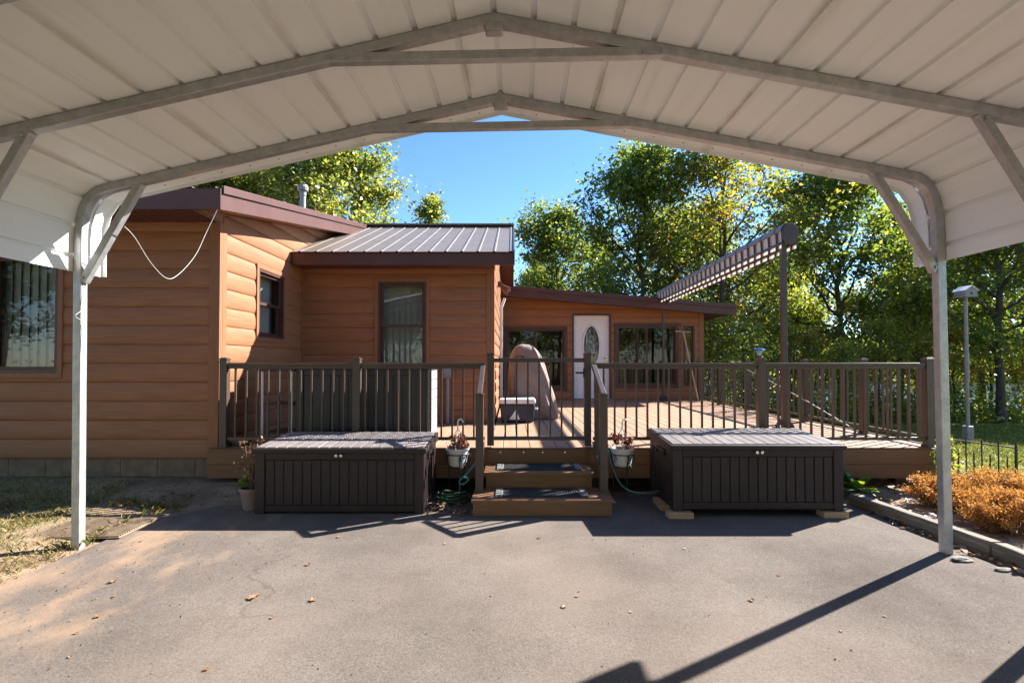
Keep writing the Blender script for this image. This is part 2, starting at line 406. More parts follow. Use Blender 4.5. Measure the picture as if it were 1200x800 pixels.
SUN = Vector((1.21, .74, 1.0)).normalized()
sl = bpy.data.lights.new('sun', 'SUN'); so = bpy.data.objects.new('sun', sl); COL.objects.link(so)
sl.energy = 4.9; sl.angle = R(.53); sl.color = (1, .955, .885)
so.rotation_euler = SUN.to_track_quat('Z', 'Y').to_euler(); so.location = (20, 12, 16)
w = bpy.data.worlds.new('World'); scene.world = w; w.use_nodes = True
nt = w.node_tree
sky = nt.nodes.new('ShaderNodeTexSky'); sky.sky_type = 'NISHITA'; sky.sun_disc = False
sky.sun_elevation = math.asin(SUN.z); sky.sun_rotation = math.atan2(SUN.x, SUN.y)
sky.air_density = .88; sky.dust_density = .1; sky.ozone_density = 3.0; sky.altitude = 600
bg = nt.nodes['Background']; bg.inputs['Strength'].default_value = .078
hs = nt.nodes.new('ShaderNodeHueSaturation'); hs.inputs['Saturation'].default_value = 1.14
nt.links.new(sky.outputs[0], hs.inputs['Color']); nt.links.new(hs.outputs[0], bg.inputs[0])
scene.view_settings.view_transform = 'Standard'; scene.view_settings.look = 'None'
scene.view_settings.gamma = 1; scene.view_settings.use_curve_mapping = False
scene.view_settings.exposure = 1.95
scene.cycles.max_bounces = 10; scene.cycles.diffuse_bounces = 6; scene.cycles.transparent_max_bounces = 16
scene.cycles.transmission_bounces = 6; scene.cycles.glossy_bounces = 4
scene.cycles.use_denoising = True
scene.cycles.sample_clamp_indirect = 6
scene.cycles.caustics_reflective = False; scene.cycles.caustics_refractive = False

# ------------------------------------------------------------------ ground, asphalt, lake
def sstep(a, b, x):
    t = min(1, max(0, (x - a) / (b - a))); return t * t * (3 - 2 * t)
def gz(x, y):
    z = -.012
    # low bank of soil against the front wall
    if x < -1.5:
        z += .13 * sstep(4.75, 5.45, y) * sstep(-1.6, -3.0, x) if y < 7 else .13
    z += .035 * sstep(-3.15, -3.6, x) * (1 - sstep(5, 6, y))
    z += .018 * mnoise.noise(Vector((x * 2.2, y * 2.2, 0))) * sstep(0, .6, max(-3.2 - x, x - 3.35, y - 5.1))
    # planted bed behind the timbers, then a lawn that falls away
    z += .05 * sstep(3.35, 3.6, x) * (1 - sstep(5.5, 7, x))
    d = max(y - 8, (x - 6) * .8)
    z -= .55 * sstep(0, 10, d)
    z -= 3.2 * sstep(18, 36, y + max(0, x - 8) * .25)
    z += 16 * sstep(150, 290, math.hypot(x, y)) * sstep(40, 90, y)
    return z
xs = np.concatenate([np.linspace(-260, -12, 22), np.arange(-11, -7, .5), np.arange(-7, 8, .12), np.arange(8, 16, .5), np.linspace(17, 260, 30)])
ys = np.concatenate([np.linspace(-120, -10, 12), np.arange(-9, 2, .6), np.arange(2, 9, .12), np.arange(9, 20, .5), np.linspace(21, 60, 26), np.linspace(66, 300, 28)])
vs = [(x, y, gz(x, y)) for y in ys for x in xs]
nx = len(xs)
fs = [(j * nx + i, j * nx + i + 1, (j + 1) * nx + i + 1, (j + 1) * nx + i) for j in range(len(ys) - 1) for i in range(nx - 1)]
tag(MB().add(vs, fs).build('ground', M['ground'], smooth=True, fix=False), kind='structure')

# asphalt: wobbly outline, fan of strips
lft = []; 
Ys = np.arange(-9, 5.31, .1)
vs = []; fs = []
for j, y in enumerate(Ys):
    a = -3.12 + .05 * mnoise.noise(Vector((0, y * 1.7, 3))) + .025 * mnoise.noise(Vector((4, y * 7, 1))) + .35 * sstep(4.35, 5.0, y)
    b = 3.24 + .02 * mnoise.noise(Vector((9, y * 3, 1)))
    for i in range(25):
        x = a + (b - a) * i / 24
        vs.append((x, y, .004))
for j in range(len(Ys) - 1):
    for i in range(24):
        fs.append((j * 25 + i, j * 25 + i + 1, (j + 1) * 25 + i + 1, (j + 1) * 25 + i))
tag(MB().add(vs, fs).build('driveway', M['asphalt'], fix=False), kind='structure')
tag(MB().add([(-250, 30, -2.3), (250, 30, -2.3), (250, 200, -2.3), (-250, 200, -2.3)], [(0, 1, 2, 3)]).build('lake_water', M['water'], fix=False), kind='structure')

# ------------------------------------------------------------------ house
HO = (-3.156, 5.5, 0)
house = thing('house', 'long log-sided house with maroon eaves and a brown ribbed metal roof', 'house', HO)
FRONT = lambda x0, Y: (lambda u, o, z: (x0 + u, Y - o, z))
RIGHT = lambda X, y0: (lambda u, o, z: (X + o, y0 + u, z))

def siding(xf, L, z0, ztop, openings=(), course=.203, amp=.021, name='wall', seed=0):
    zt = ztop if callable(ztop) else (lambda u: ztop)
    zmax = max(zt(0), zt(L), zt(L / 2))
    prof = [(0, .30), (.03, .56), (.09, .74), (.19, .90), (.32, .99), (.45, 1.0), (.58, .96), (.70, .86), (.81, .70), (.90, .50), (.96, .32), (.985, .12)]
    zs = {}
    k = 0
    while z0 + k * course < zmax:
        for t, a in prof: zs[round(z0 + (k + t) * course, 4)] = a * amp
        k += 1
    zl = sorted(zs)
    def off(z):
        if z in zs: return zs[z]
        for i in range(len(zl) - 1):
            if zl[i] <= z <= zl[i + 1]:
                t = (z - zl[i]) / (zl[i + 1] - zl[i]); return zs[zl[i]] * (1 - t) + zs[zl[i + 1]] * t
        return 0
    for (u0, u1, a, b) in openings:
        for z in (a, b):
            z = round(z, 4); o_ = off(z); zs.setdefault(z, o_)
    zl = [z for z in sorted(zs) if z <= zmax + .02] 
    us = {0, L}
    for (u0, u1, a, b) in openings: us |= {u0, u1}
    if callable(ztop): us |= {round(L * i / 24, 4) for i in range(25)}
    ul = sorted(us)
    mb = MB(xf)
    for i in range(len(ul) - 1):
        a, b = ul[i], ul[i + 1]; ta, tb = zt(a), zt(b)
        for j in range(len(zl) - 1):
            c, d = zl[j], zl[j + 1]
            if c >= max(ta, tb): break
            if any(o[0] - 1e-4 <= a and b <= o[1] + 1e-4 and o[2] - 1e-4 <= c and d <= o[3] + 1e-4 for o in openings): continue
            if c >= min(ta, tb) and ta != tb:
                # clip triangle-ish
                pass
            mb.add([(a, zs[c], min(c, ta)), (b, zs[c], min(c, tb)), (b, zs[d], min(d, tb)), (a, zs[d], min(d, ta))], [(0, 1, 2, 3)])
    o = mb.build(name, M['siding'], house, HO, fix=False)
    return o

def window(xf, u0, u1, z0, z1, kind='hung', trim=.05, depth=.07, inside='blind', label=None):
    t = MB(xf)                                       # outer frame
    e = .035
    t.box(u0 - trim, u1 + trim, -.01, e, z1, z1 + trim); t.box(u0 - trim, u1 + trim, -.01, e, z0 - trim, z0)
    t.box(u0 - trim, u0, -.01, e, z0, z1); t.box(u1, u1 + trim, -.01, e, z0, z1)
    win = t.build('window', M['trimwood'] if kind != 'slide' else M['frame_brown'], house, HO, bevel=.004)
    s = MB(xf); f = .035
    panes = MB(xf)
    def sash(a, b, c, d, o0):
        s.box(a, b, o0, o0 + .03, c, c + f); s.box(a, b, o0, o0 + .03, d - f, d)
        s.box(a, a + f, o0, o0 + .03, c + f, d - f); s.box(b - f, b, o0, o0 + .03, c + f, d - f)
        panes.add([(a + f, o0 + .012, c + f), (b - f, o0 + .012, c + f), (b - f, o0 + .012, d - f), (a + f, o0 + .012, d - f)], [(0, 1, 2, 3)])
    # dark jamb ring
    j = MB(xf); g = .034
    j.box(u0, u0 + g, -.08, .028, z0, z1); j.box(u1 - g, u1, -.08, .028, z0, z1)
    j.box(u0 + g, u1 - g, -.08, .028, z0, z0 + g); j.box(u0 + g, u1 - g, -.08, .028, z1 - g, z1)
    j.build('jamb', M['frame_brown'], win)
    a, b, c, d = u0 + g, u1 - g, z0 + g, z1 - g
    if kind == 'hung':
        zm = (c + d) / 2; sash(a, b, zm - .015, d, -.035); sash(a, b, c, zm + .02, -.07)
    elif kind == 'slide':
        um = (a + b) / 2; sash(a, um + .03, c, d, -.035); sash(um - .03, b, c, d, -.07)
    else:
        sash(a, b, c, d, -.05)
    so_ = s.build('sash', M['frame_brown'], win); po = panes.build('pane', M['glass'], win, fix=False)
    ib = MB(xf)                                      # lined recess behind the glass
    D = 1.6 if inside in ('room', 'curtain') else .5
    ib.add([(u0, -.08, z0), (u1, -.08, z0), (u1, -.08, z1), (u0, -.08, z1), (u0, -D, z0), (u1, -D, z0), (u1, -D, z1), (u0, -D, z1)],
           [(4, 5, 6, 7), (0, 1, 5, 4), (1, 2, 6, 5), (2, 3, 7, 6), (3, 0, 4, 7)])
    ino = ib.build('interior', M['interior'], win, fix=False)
    bl = None
    if inside == 'blind':
        q = MB(xf); n = int((u1 - u0) / .085)
        for k in range(n):
            c0 = u0 + (k + .5) * (u1 - u0) / n; hw = .055
            q.add([(c0 - hw, -.16 - .012, z0 + .02), (c0 + hw, -.16 + .02, z0 + .02), (c0 + hw, -.16 + .02, z1), (c0 - hw, -.16 - .012, z1)], [(0, 1, 2, 3)])
        bl = q.build('blind', M['blind'], win, fix=False)
    if inside == 'amber':
        q = MB(xf)
        n = int((z1 - z0) / .05)
        for k in range(n):
            zc = z0 + (k + .5) * (z1 - z0) / n
            q.add([(u0, -.14, zc - .03), (u1, -.14, zc - .03), (u1, -.17, zc + .03), (u0, -.17, zc + .03)], [(0, 1, 2, 3)])
        bl = q.build('blind', M['yellow_glass'], win, fix=False)
    if inside == 'curtain':
        q = MB(xf); pts = []
        for (p, r) in ((u0 + .42, u0 + .62), (u0 + .02, u0 + .14)):
            n = 24
            for k in range(n):
                ua = p + (r - p) * k / n; ub = p + (r - p) * (k + 1) / n
                fa = .03 * math.sin(k * 1.6); fb = .03 * math.sin((k + 1) * 1.6)
                q.add([(ua, -.3 + fa, z0), (ub, -.3 + fb, z0), (ub, -.3 + fb, z1), (ua, -.3 + fa, z1)], [(0, 1, 2, 3)])
        bl = q.build('curtain', M['curtain'], win, fix=False)
    for o_ in (so_, po, ino, bl): pass
    for ch in [c_ for c_ in (win.children if False else [])]: pass
    return win

# children of a part are built in the house frame too, so shift them by HO
_build0 = MB.build
def _build_house(s, name, mat, parent=None, org=(0, 0, 0), **k):
    if parent is not None and parent.parent is house: org = HO
    return _build0(s, name, mat, parent, org, **k)
MB.build = _build_house

YA, YB, YC = 5.5, 7.63, 12.5
XA, XB, XC = -3.156, -.29, 4.65
zr = lambda y: 2.86 + .192 * (y - 5.0)
# front wing
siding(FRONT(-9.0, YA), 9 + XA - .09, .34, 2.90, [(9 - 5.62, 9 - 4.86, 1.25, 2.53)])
window(FRONT(-9.0, YA), 9 - 5.62, 9 - 4.86, 1.25, 2.53, 'fixed', .05)
# its side wall under the rake
siding(RIGHT(XA, YA), 4.55, .34, lambda u: zr(YA + u) + .01, [(.81, 1.51, 1.68, 2.53)])
window(RIGHT(XA, YA), .81, 1.51, 1.68, 2.53, 'hung', .05)
MB(FRONT(XA - .09, YA)).box(0, .115, -.03, .03, .34, 2.87).box(.085, .115, -.03, -.11, .34, 2.95).build('corner_board', M['trimwood'], house, HO, bevel=.004)
# middle wall
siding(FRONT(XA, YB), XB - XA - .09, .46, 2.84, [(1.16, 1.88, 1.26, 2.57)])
window(FRONT(XA, YB), 1.16, 1.88, 1.26, 2.57, 'hung', .05)
siding(RIGHT(XB, YB), YC - YB, .46, lambda u: 2.80 + .40 * min(u, 2.47) - .2 * max(0, u - 2.47), amp=.03)
MB(FRONT(XB - .09, YB)).box(0, .12, -.03, .03, .46, 2.84).box(.09, .12, -.03, -.11, .46, 2.86).build('corner_board', M['trimwood'], house, HO, bevel=.004)
MB(FRONT(XA, YB)).box(.0, .045, -.0, .03, .46, 2.80).build('corner_board', M['trimwood'], house, HO)
# porch wall: windows and door
OPN = [(XB + .14 - XB, 1.30 - XB, .74, 2.20), (1.47 - XB, 2.42 - XB, .465, 2.56), (2.55 - XB, 4.02 - XB, .80, 2.27), (4.17 - XB, 4.45 - XB, .80, 2.27)]
siding(FRONT(XB, YC), XC - XB - .09, .46, lambda u: 3.05 - .085 * u, OPN, amp=.02)
FP = FRONT(XB, YC)
window(FP, *OPN[0], kind='slide', trim=.05, inside='room')
window(FP, *OPN[2], kind='slide', trim=.06, inside='curtain')
window(FP, *OPN[3], kind='fixed', trim=.05, inside='amber')
MB(FP).box(XC - XB - .09, XC - XB + .03, -.03, .03, .46, 2.66).build('corner_board', M['trimwood'], house, HO, bevel=.004)
siding(RIGHT(XC, YC), 4.0, .3, 2.66)
# door
d0, d1, dz0, dz1 = OPN[1]
MB(FP).box(d0, d0 + .04, -.1, .035, dz0, dz1).box(d1 - .04, d1, -.1, .035, dz0, dz1).box(d0 + .04, d1 - .04, -.1, .035, dz1 - .04, dz1).build('door_frame', M['frame_brown'], house, HO)
dm = MB(FP)
ua, ub, za, zb = d0 + .043, d1 - .043, dz0 + .03, dz1 - .045
cu, cz, ru, rz = (ua + ub) / 2, za + 1.28, .205, .50
N = 40
ring = [(cu + ru * math.cos(2 * math.pi * k / N), cz + rz * math.sin(2 * math.pi * k / N)) for k in range(N)]
sq = []
for k in range(N):
    a = 2 * math.pi * k / N; c, s_ = math.cos(a), math.sin(a)
    t = min((ub - cu) / max(abs(c), 1e-6), ((zb - cz) if s_ > 0 else (cz - za)) / max(abs(s_), 1e-6))
    sq.append((cu + t * c, cz + t * s_))
for (px, pz) in ((ua, za), (ub, za), (ub, zb), (ua, zb)):
    k = min(range(N), key=lambda i: (sq[i][0] - px) ** 2 + (sq[i][1] - pz) ** 2); sq[k] = (px, pz)
dm.add([(p[0], -.04, p[1]) for p in ring] + [(p[0], -.04, p[1]) for p in sq], [(k, (k + 1) % N, N + (k + 1) % N, N + k) for k in range(N)])
for (c0, c1, e0, e1) in ((ua + .1, cu - .05, za + .12, za + .62), (cu + .05, ub - .1, za + .12, za + .62)):
    for (x0, x1, y0, y1) in ((c0, c1, e0, e0 + .025), (c0, c1, e1 - .025, e1), (c0, c0 + .025, e0 + .025, e1 - .025), (c1 - .025, c1, e0 + .025, e1 - .025)):
        dm.box(x0, x1, -.041, -.03, y0, y1)
door = dm.build('door', M['doorwhite'], house, HO, fix=False)
o3 = MB(FP)
pts = [(cu + ru * math.cos(2 * math.pi * k / N), -.035, cz + rz * math.sin(2 * math.pi * k / N)) for k in range(N + 1)]
o3.tube(pts, .022, 8, False); o3.build('glass_moulding', M['doorwhite'], door, smooth=True)
o3 = MB(FP); o3.add([(p[0], -.045, p[1]) for p in ring] , [tuple(range(N))]); o3.build('oval_glass', M['glass_clear'], door, fix=False)
# leaded came lines in the oval glass
o3 = MB(FP)
for k in range(9):
    uu = cu - ru + (k + 1) * 2 * ru / 10; h = rz * math.sqrt(max(0, 1 - ((uu - cu) / ru) ** 2)) * .98
    o3.bar((uu, -.043, cz - h), (uu + .02 * math.sin(k), -.043, cz + h * (.2 if k % 2 else .95)), .006, .006)
for f_ in (.45, .7):
    pts = [(cu + ru * f_ * math.cos(2 * math.pi * k / N), -.043, cz + rz * f_ * math.sin(2 * math.pi * k / N)) for k in range(N + 1)]
    o3.tube(pts, .005, 5, False)
o3.build('lead_came', M['greymetal'], door)
ib = MB(FP); ib.box(d0 + .04, d1 - .04, -.4, -.38, dz0, dz1); ib.build('inner_curtain', M['blind'], door)
MB(FP).tube([(ub - .06, -.04, za + .98), (ub - .06, .02, za + .98)], .018).tube([(ub - .06, .015, za + .98), (ub - .15, .015, za + .98)], .012).box(ub - .085, ub - .035, -.041, -.028, za + .92, za + 1.05).build('handle', M['chrome'], door, bevel=.003)
MB(FP).box(d0, d1, -.1, .05, dz0 - .02, dz0 + .028).build('threshold', M['greymetal'], house, HO)
# foundation
fm = MB()
fm.box(-9, XA, YA + .03, YA + .2, -.2, .34)
fm.box(XA - .2, XA - .03, YA + .2, YB, -.2, .34)
fnd = fm.build('foundation', M['conc'], house, HO)
fm = MB()
for k in range(15):
    x = -9 + k * .4
    fm.box(x + .002, x + .398, YA + .012, YA + .032, .139, .335); fm.box(x - .198, x + .198, YA + .012, YA + .032, -.06, .135)
fm.build('block_face', M['conc'], fnd, bevel=.004)
# fill behind the walls so nothing shines through
MB().box(-9, XA - .5, YA + 2.2, YA + 2.25, .3, 3.2).box(-9.02, -8.98, YA, 12, .3, 2.9).box(XC - .03, XC - .02, YC + .1, 16.5, .3, 2.6).box(-9, XC, 16.4, 16.45, .3, 2.6).build('rear_wall', M['siding'], house, HO)

def metal_sheet(mb, x0, x1, ya, za, yb, zb, pitch=.229, rib=.010, half=.02):
    """ribbed roof sheet running from (ya,za) up to (yb,zb)"""
    xsn = []
    x = x0
    prof = []
    n = int((x1 - x0) / pitch)
    prof.append((x0, 0))
    for k in range(n + 1):
        c = x1 - .06 - k * pitch
        if c - half < x0: break
        prof += [(c - half, 0), (c - half * .5, rib), (c + half * .5, rib), (c + half, 0)]
    prof.append((x1, 0)); prof.sort(key=lambda p: p[0])
    vs = [(x, ya, za + h) for x, h in prof] + [(x, yb, zb + h) for x, h in prof]; n = len(prof)
    mb.add(vs, [(i, i + 1, n + i + 1, n + i) for i in range(n - 1)])

# front wing roof
x0, x1 = -9.4, -2.85
ye, ze, yr_, zr_ = 5.0, 3.075, 10.1, 4.055
mb = MB(); metal_sheet(mb, x0, x1 - .002, ye - .03, ze - .006, yr_, zr_); metal_sheet(mb, x0, x1 - .002, 15.5, 3.0, yr_, zr_)
rf = mb.build('roof', M['roofmetal'], house, HO, fix=False)
mb = MB()
mb.box(x0, x1, ye - .022, ye, 2.86, 3.066)                                         # front fascia
yv = lambda y, o: ze + .192 * (y - ye) + o
for (a, b) in ((ye, yr_),):                                                        # right rake board, in two lifts
    for (t0, t1, o_) in ((-.215, -.055, 0), (-.055, .025, .022)):
        mb.add([(x1 + e, y, yv(y, h)) for e in (-.02 + o_, .0 + o_) for y, h in ((a, t0), (b, t0), (b, t1), (a, t1))],
               [(0, 1, 2, 3), (7, 6, 5, 4), (0, 4, 5, 1), (1, 5, 6, 2), (2, 6, 7, 3), (3, 7, 4, 0)])
mb.add([(x1 + e, y, z) for e in (-.02, 0) for y, z in ((yr_, zr_ - .215), (15.5, 2.8), (15.5, 3.03), (yr_, zr_ + .02))],
       [(0, 1, 2, 3), (7, 6, 5, 4), (0, 4, 5, 1), (1, 5, 6, 2), (2, 6, 7, 3), (3, 7, 4, 0)])
mb.build('fascia', M['maroon'], rf, bevel=.004)
mb = MB(); mb.box(x0, XA + .03, ye + .003, YA + .02, 2.872, 2.88)
k = x0
while k < XA:
    mb.box(k, k + .012, ye + .003, YA + .02, 2.868, 2.873); k += .1
mb.build('soffit', M['soffit'], rf)
mb = MB()                                                                          # tan soffit below the rake
y = YA - .47
while y < yr_:
    y2 = min(y + .298, yr_)
    mb.add([(XA - .05, y, zr(y) + .02), (x1 - .02, y, zr(y) + .02), (x1 - .02, y2, zr(y2) + .012), (XA - .05, y2, zr(y2) + .012)], [(0, 1, 2, 3)]); y += .3
mb.add([(XA + .02, 5.003, 2.86), (XA + .02, 5.56, 2.86), (XA + .02, 5.56, zr(5.56) + .03), (XA + .02, 5.003, zr(5.003) + .03)], [(0, 1, 2, 3)])
mb.build('soffit', M['soffit_tan'], rf, fix=False)
pv = MB(); pv.tube([(-3.70, 9, 2.9), (-3.70, 9, 3.25)], .055, 16); pv.tube([(-3.7, 9, 3.22), (-3.7, 9, 3.30)], .062, 16).tube([(-3.7, 9, 3.30), (-3.7, 9, 3.33), (-3.7, 9, 3.39)], [.085, .10, .09], 16).tube([(-3.7, 9, 3.86), (-3.7, 9, 3.92)], [.11, .07], 16) if False else None
pv = MB()
zp = 4.03
pv.tube([(-3.70, 9, 3.6), (-3.70, 9, zp + .28)], .05, 16).tube([(-3.7, 9, zp + .28), (-3.7, 9, zp + .36)], .058, 16)
pv.tube([(-3.7, 9, zp + .37), (-3.7, 9, zp + .42), (-3.7, 9, zp + .47)], [.09, .095, .075], 16).lathe([(.13, 3.80), (.06, 3.93), (.052, 3.99)], (-3.7, 9, 0), 16)
pv.build('vent_pipe', M['greymetal'], rf, smooth=False)

# middle roof
x0, x1 = XA + .035, .04
ye2, ze2 = 7.23, 2.935
mb = MB(); metal_sheet(mb, x0, x1, ye2 - .04, ze2 - .01, yr_, zr_); metal_sheet(mb, x0, x1, 13.0, 2.95, yr_, zr_)
mb.box(x0 + .1, x1, yr_ - .14, yr_ + .14, zr_ + .004, zr_ + .03)
rf2 = mb.build('roof', M['roofmetal'], house, HO, fix=False)
mb = MB(); mb.box(x0, x1, ye2, ye2 + .022, 2.745, 2.925)
s2 = (zr_ - ze2) / (yr_ - ye2)
mb.add([(x1 + e, y, z) for e in (-.022, .0) for y, z in ((ye2, 2.745), (yr_, zr_ - .19), (yr_, zr_ + .018), (ye2 - .03, ze2 + .02))],
       [(0, 1, 2, 3), (7, 6, 5, 4), (0, 4, 5, 1), (1, 5, 6, 2), (2, 6, 7, 3), (3, 7, 4, 0)])
mb.add([(x1 + e, y, z) for e in (-.022, .0) for y, z in ((yr_, zr_ - .19), (13, 2.75), (13, 2.97), (yr_, zr_ + .018))],
       [(0, 1, 2, 3), (7, 6, 5, 4), (0, 4, 5, 1), (1, 5, 6, 2), (2, 6, 7, 3), (3, 7, 4, 0)])
mb.build('fascia', M['maroon'], rf2, bevel=.004)
mb = MB(); mb.box(x0, XB + .02, ye2 + .024, YB + .01, 2.76, 2.768)
mb.add([(XB, ye2 + .02, 2.76), (x1 - .02, ye2 + .02, 2.76), (x1 - .02, yr_, zr_ - .17), (XB, yr_, zr_ - .17), (x1 - .02, 13, 2.76), (XB, 13, 2.76)], [(0, 1, 2, 3), (3, 2, 4, 5)])
mb.build('soffit', M['soffit'], rf2, fix=False)
# porch roof: a low shed falling to the right
zs_ = lambda x: 3.175 - .083 * (x - XB)
mb = MB()
xa, xb = XB + .0, 5.28
mb.add([(xa, 12.02, zs_(xa) + .01), (xb, 12.02, zs_(xb) + .01), (xb, 16.6, zs_(xb) + .01), (xa, 16.6, zs_(xa) + .01)], [(0, 1, 2, 3)])
rf3 = mb.build('roof', M['roofmetal'], house, HO, fix=False)
mb = MB()
for (t0, t1, o_) in ((-.24, -.075, 0), (-.075, .02, .02)):
    mb.add([(x, y, zs_(x) + h) for y in (12.02 - o_, 12.045 - o_) for x, h in ((xa, t0), (xb, t0), (xb, t1), (xa, t1))],
           [(0, 1, 2, 3), (7, 6, 5, 4), (0, 4, 5, 1), (1, 5, 6, 2), (2, 6, 7, 3), (3, 7, 4, 0)])
mb.box(xb - .022, xb, 12.05, 16.6, zs_(xb) - .2, zs_(xb) + .012)
mb.build('fascia', M['maroon'], rf3, bevel=.004)
mb = MB(); mb.add([(xa, 12.05, zs_(xa) - .2), (xb - .02, 12.05, zs_(xb) - .2), (xb - .02, 16.6, zs_(xb) - .2), (xa, 16.6, zs_(xa) - .2)], [(0, 1, 2, 3)])
mb.build('soffit', M['soffit'], rf3, fix=False)
# downspout and flood lamp beside the porch corner
mb = MB(); mb.bar((XB + .06, 11.0, .5), (XB + .06, 11.0, 2.55), .06, .05, (0, 1, 0))
mb.bar((XB + .06, 11.0, 2.55), (XB + .13, 11.1, 2.75), .06, .05, (0, 1, 0)); mb.build('downspout', M['white'], house, HO, bevel=.006)
mb = MB(); mb.tube([(XB + .02, 9.3, 2.79), (XB + .10, 9.3, 2.79)], .055, 14)
for dy in (-.09, .09):
    mb.tube([(XB + .09, 9.3, 2.79), (XB + .12, 9.3 + dy, 2.74)], .015, 8)
    mb.tube([(XB + .09, 9.3 + dy, 2.76), (XB + .16, 9.3 + dy * 1.3, 2.70), (XB + .23, 9.3 + dy * 1.6, 2.66)], [.03, .05, .062], 14)
mb.build('flood_light', M['frame_brown'], house, HO, smooth=False)
# outlet post on the middle wall
mb = MB(); mb.box(-1.03, -.87, YB - .14, YB - .035, 1.14, 1.32); mb.box(-1.01, -.89, YB - .155, YB - .139, 1.17, 1.30); mb.tube([(-.95, YB - .09, .47), (-.95, YB - .09, 1.14)], .028, 12)
mb.build('outlet_box', M['greymetal'], house, HO, bevel=.006)

# ------------------------------------------------------------------ deck
DZ, DY = .465, 5.4
deck = thing('deck', 'raised brown composite deck running along the log house', 'deck', (0, DY, 0))
DO = (0, DY, 0)
mb = MB(); bw = .138; gap = .006
x = -3.118
while x + bw < 4.60:
    y1 = YB - .02 if x < XB - .02 else YC - .03
    if x < XB - .02 and x + bw > XB - .12: y1 = YB - .045
    if XB - .02 <= x < XB + .04: pass
    mb.box(x, x + bw, DY + .03, y1, DZ - .028, DZ); x += bw + gap
mb.build('deck_board', M['deck'], deck, DO, bevel=.003, segs=1)
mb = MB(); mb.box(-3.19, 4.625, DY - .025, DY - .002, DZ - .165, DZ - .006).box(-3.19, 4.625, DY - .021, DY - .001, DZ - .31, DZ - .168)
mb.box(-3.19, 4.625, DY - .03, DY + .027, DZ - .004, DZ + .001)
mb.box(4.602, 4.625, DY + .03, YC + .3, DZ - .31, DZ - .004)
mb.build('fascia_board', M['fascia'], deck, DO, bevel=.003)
mb = MB()
for k in range(16):
    mb.box(-3.05, 4.5, DY + .05 + k * .45, DY + .09 + k * .45, DZ - .22, DZ - .03) if k < 5 else mb.box(XB, 4.5, DY + .05 + k * .45, DY + .09 + k * .45, DZ - .22, DZ - .03)
mb.build('joist', M['joist'], deck, DO)
for px in (-2.9, -1.6, -.45, .95, 2.4, 4.3):
    for py in (DY + .35, DY + 2.0):
        MB().box(px - .06, px + .06, py - .06, py + .06, -.2, DZ - .23).build('deck_post', M['joist'], deck, DO)
MB().box(-3.1, 4.2, DY + 2.35, DY + 2.4, -.1, DZ - .03).build('skirt_board', M['joist'], deck, DO)

# ------------------------------------------------------------------ railings
def railing(label, p0, p1, posts, spacing, name='deck_railing', h=.895, skip_bal=(), post_h=.93, group='deck railings'):
    """rail from p0 to p1 on the deck, posts at fractions"""
    p0, p1 = Vector(p0), Vector(p1); L = (p1 - p0).length; d = (p1 - p0) / L
    ang = math.atan2(d.y, d.x)
    t = thing(name, label, 'railing', p0, ang, group)
    MB().box(0, L, -.026, .026, h - .036, h).box(0, L, -.017, .017, h - .062, h - .034).build('top_rail', M['bronze'], t, bevel=.005)
    MB().box(0, L, -.019, .019, .075, .108).build('bottom_rail', M['bronze'], t, bevel=.003)
    pm = cm = None
    for f in posts:
        if pm is None:
            pm = MB().box(-.038, .038, -.038, .038, 0, post_h).box(-.05, .05, -.05, .05, 0, .022).box(-.044, .044, -.044, .044, post_h, post_h + .012).box(-.03, .03, -.03, .03, post_h + .012, post_h + .022).build('post', M['bronze'], t, bevel=.003, loc=(f, 0, 0))
        else:
            o = pm.copy(); COL.objects.link(o); o.parent = t; o.location = (f, 0, 0)
    n = int(round(L / spacing)); bm_ = None
    for k in range(1, n):
        xk = k * L / n
        if any(abs(xk - f) < .06 for f in posts): continue
        if bm_ is None:
            bm_ = MB().box(-.0095, .0095, -.0095, .0095, .108, h - .062).build('baluster', M['bronze'], t, loc=(xk, 0, 0))
        else:
            o = bm_.copy(); COL.objects.link(o); o.parent = t; o.location = (xk, 0, 0)
    return t
RY = DY + .06
railing('long bronze railing left of the steps, in front of the tall charcoal cabinet', (-3.06, RY, DZ), (-.29, RY, DZ), (0, 1.41), .115)
railing('long bronze railing right of the steps, behind the storage box on wooden blocks', (.86, RY, DZ), (4.46, RY, DZ), (1.79, 3.57), .1165)
railing('bronze railing along the far right edge of the deck towards the trees', (4.46, RY + .05, DZ), (4.46, 12.3, DZ), (1.0, 2.3, 4.2, 5.5, 6.7), .13)
# gate
g = thing('gate', 'narrow bronze gate closed at the top of the wooden steps', 'gate', (-.227, RY, DZ))
GW = 1.03
for xk in (0, GW):
    MB().box(xk - .036, xk + .036, -.036, .036, 0.02, .985).box(xk - .042, xk + .042, -.042, .042, .985, 1.0).build('post', M['stripe_dark'], g, bevel=.004)
MB().box(.036, GW - .036, -.02, .02, .90, .945).build('top_rail', M['stripe_dark'], g, bevel=.004)
MB().box(.036, GW - .036, -.018, .018, .075, .115).build('bottom_rail', M['stripe_dark'], g, bevel=.004)
for k in range(7):
    xk = .036 + (k + 1) * (GW - .072) / 8
    MB().box(xk - .0095, xk + .0095, -.0095, .0095, .115, .90).build('baluster', M['stripe_dark'], g)
MB().box(GW - .13, GW - .03, -.05, -.02, .78, .80).box(GW - .05, GW - .036, -.055, -.02, .74, .84).build('latch', M['black'], g, bevel=.003)

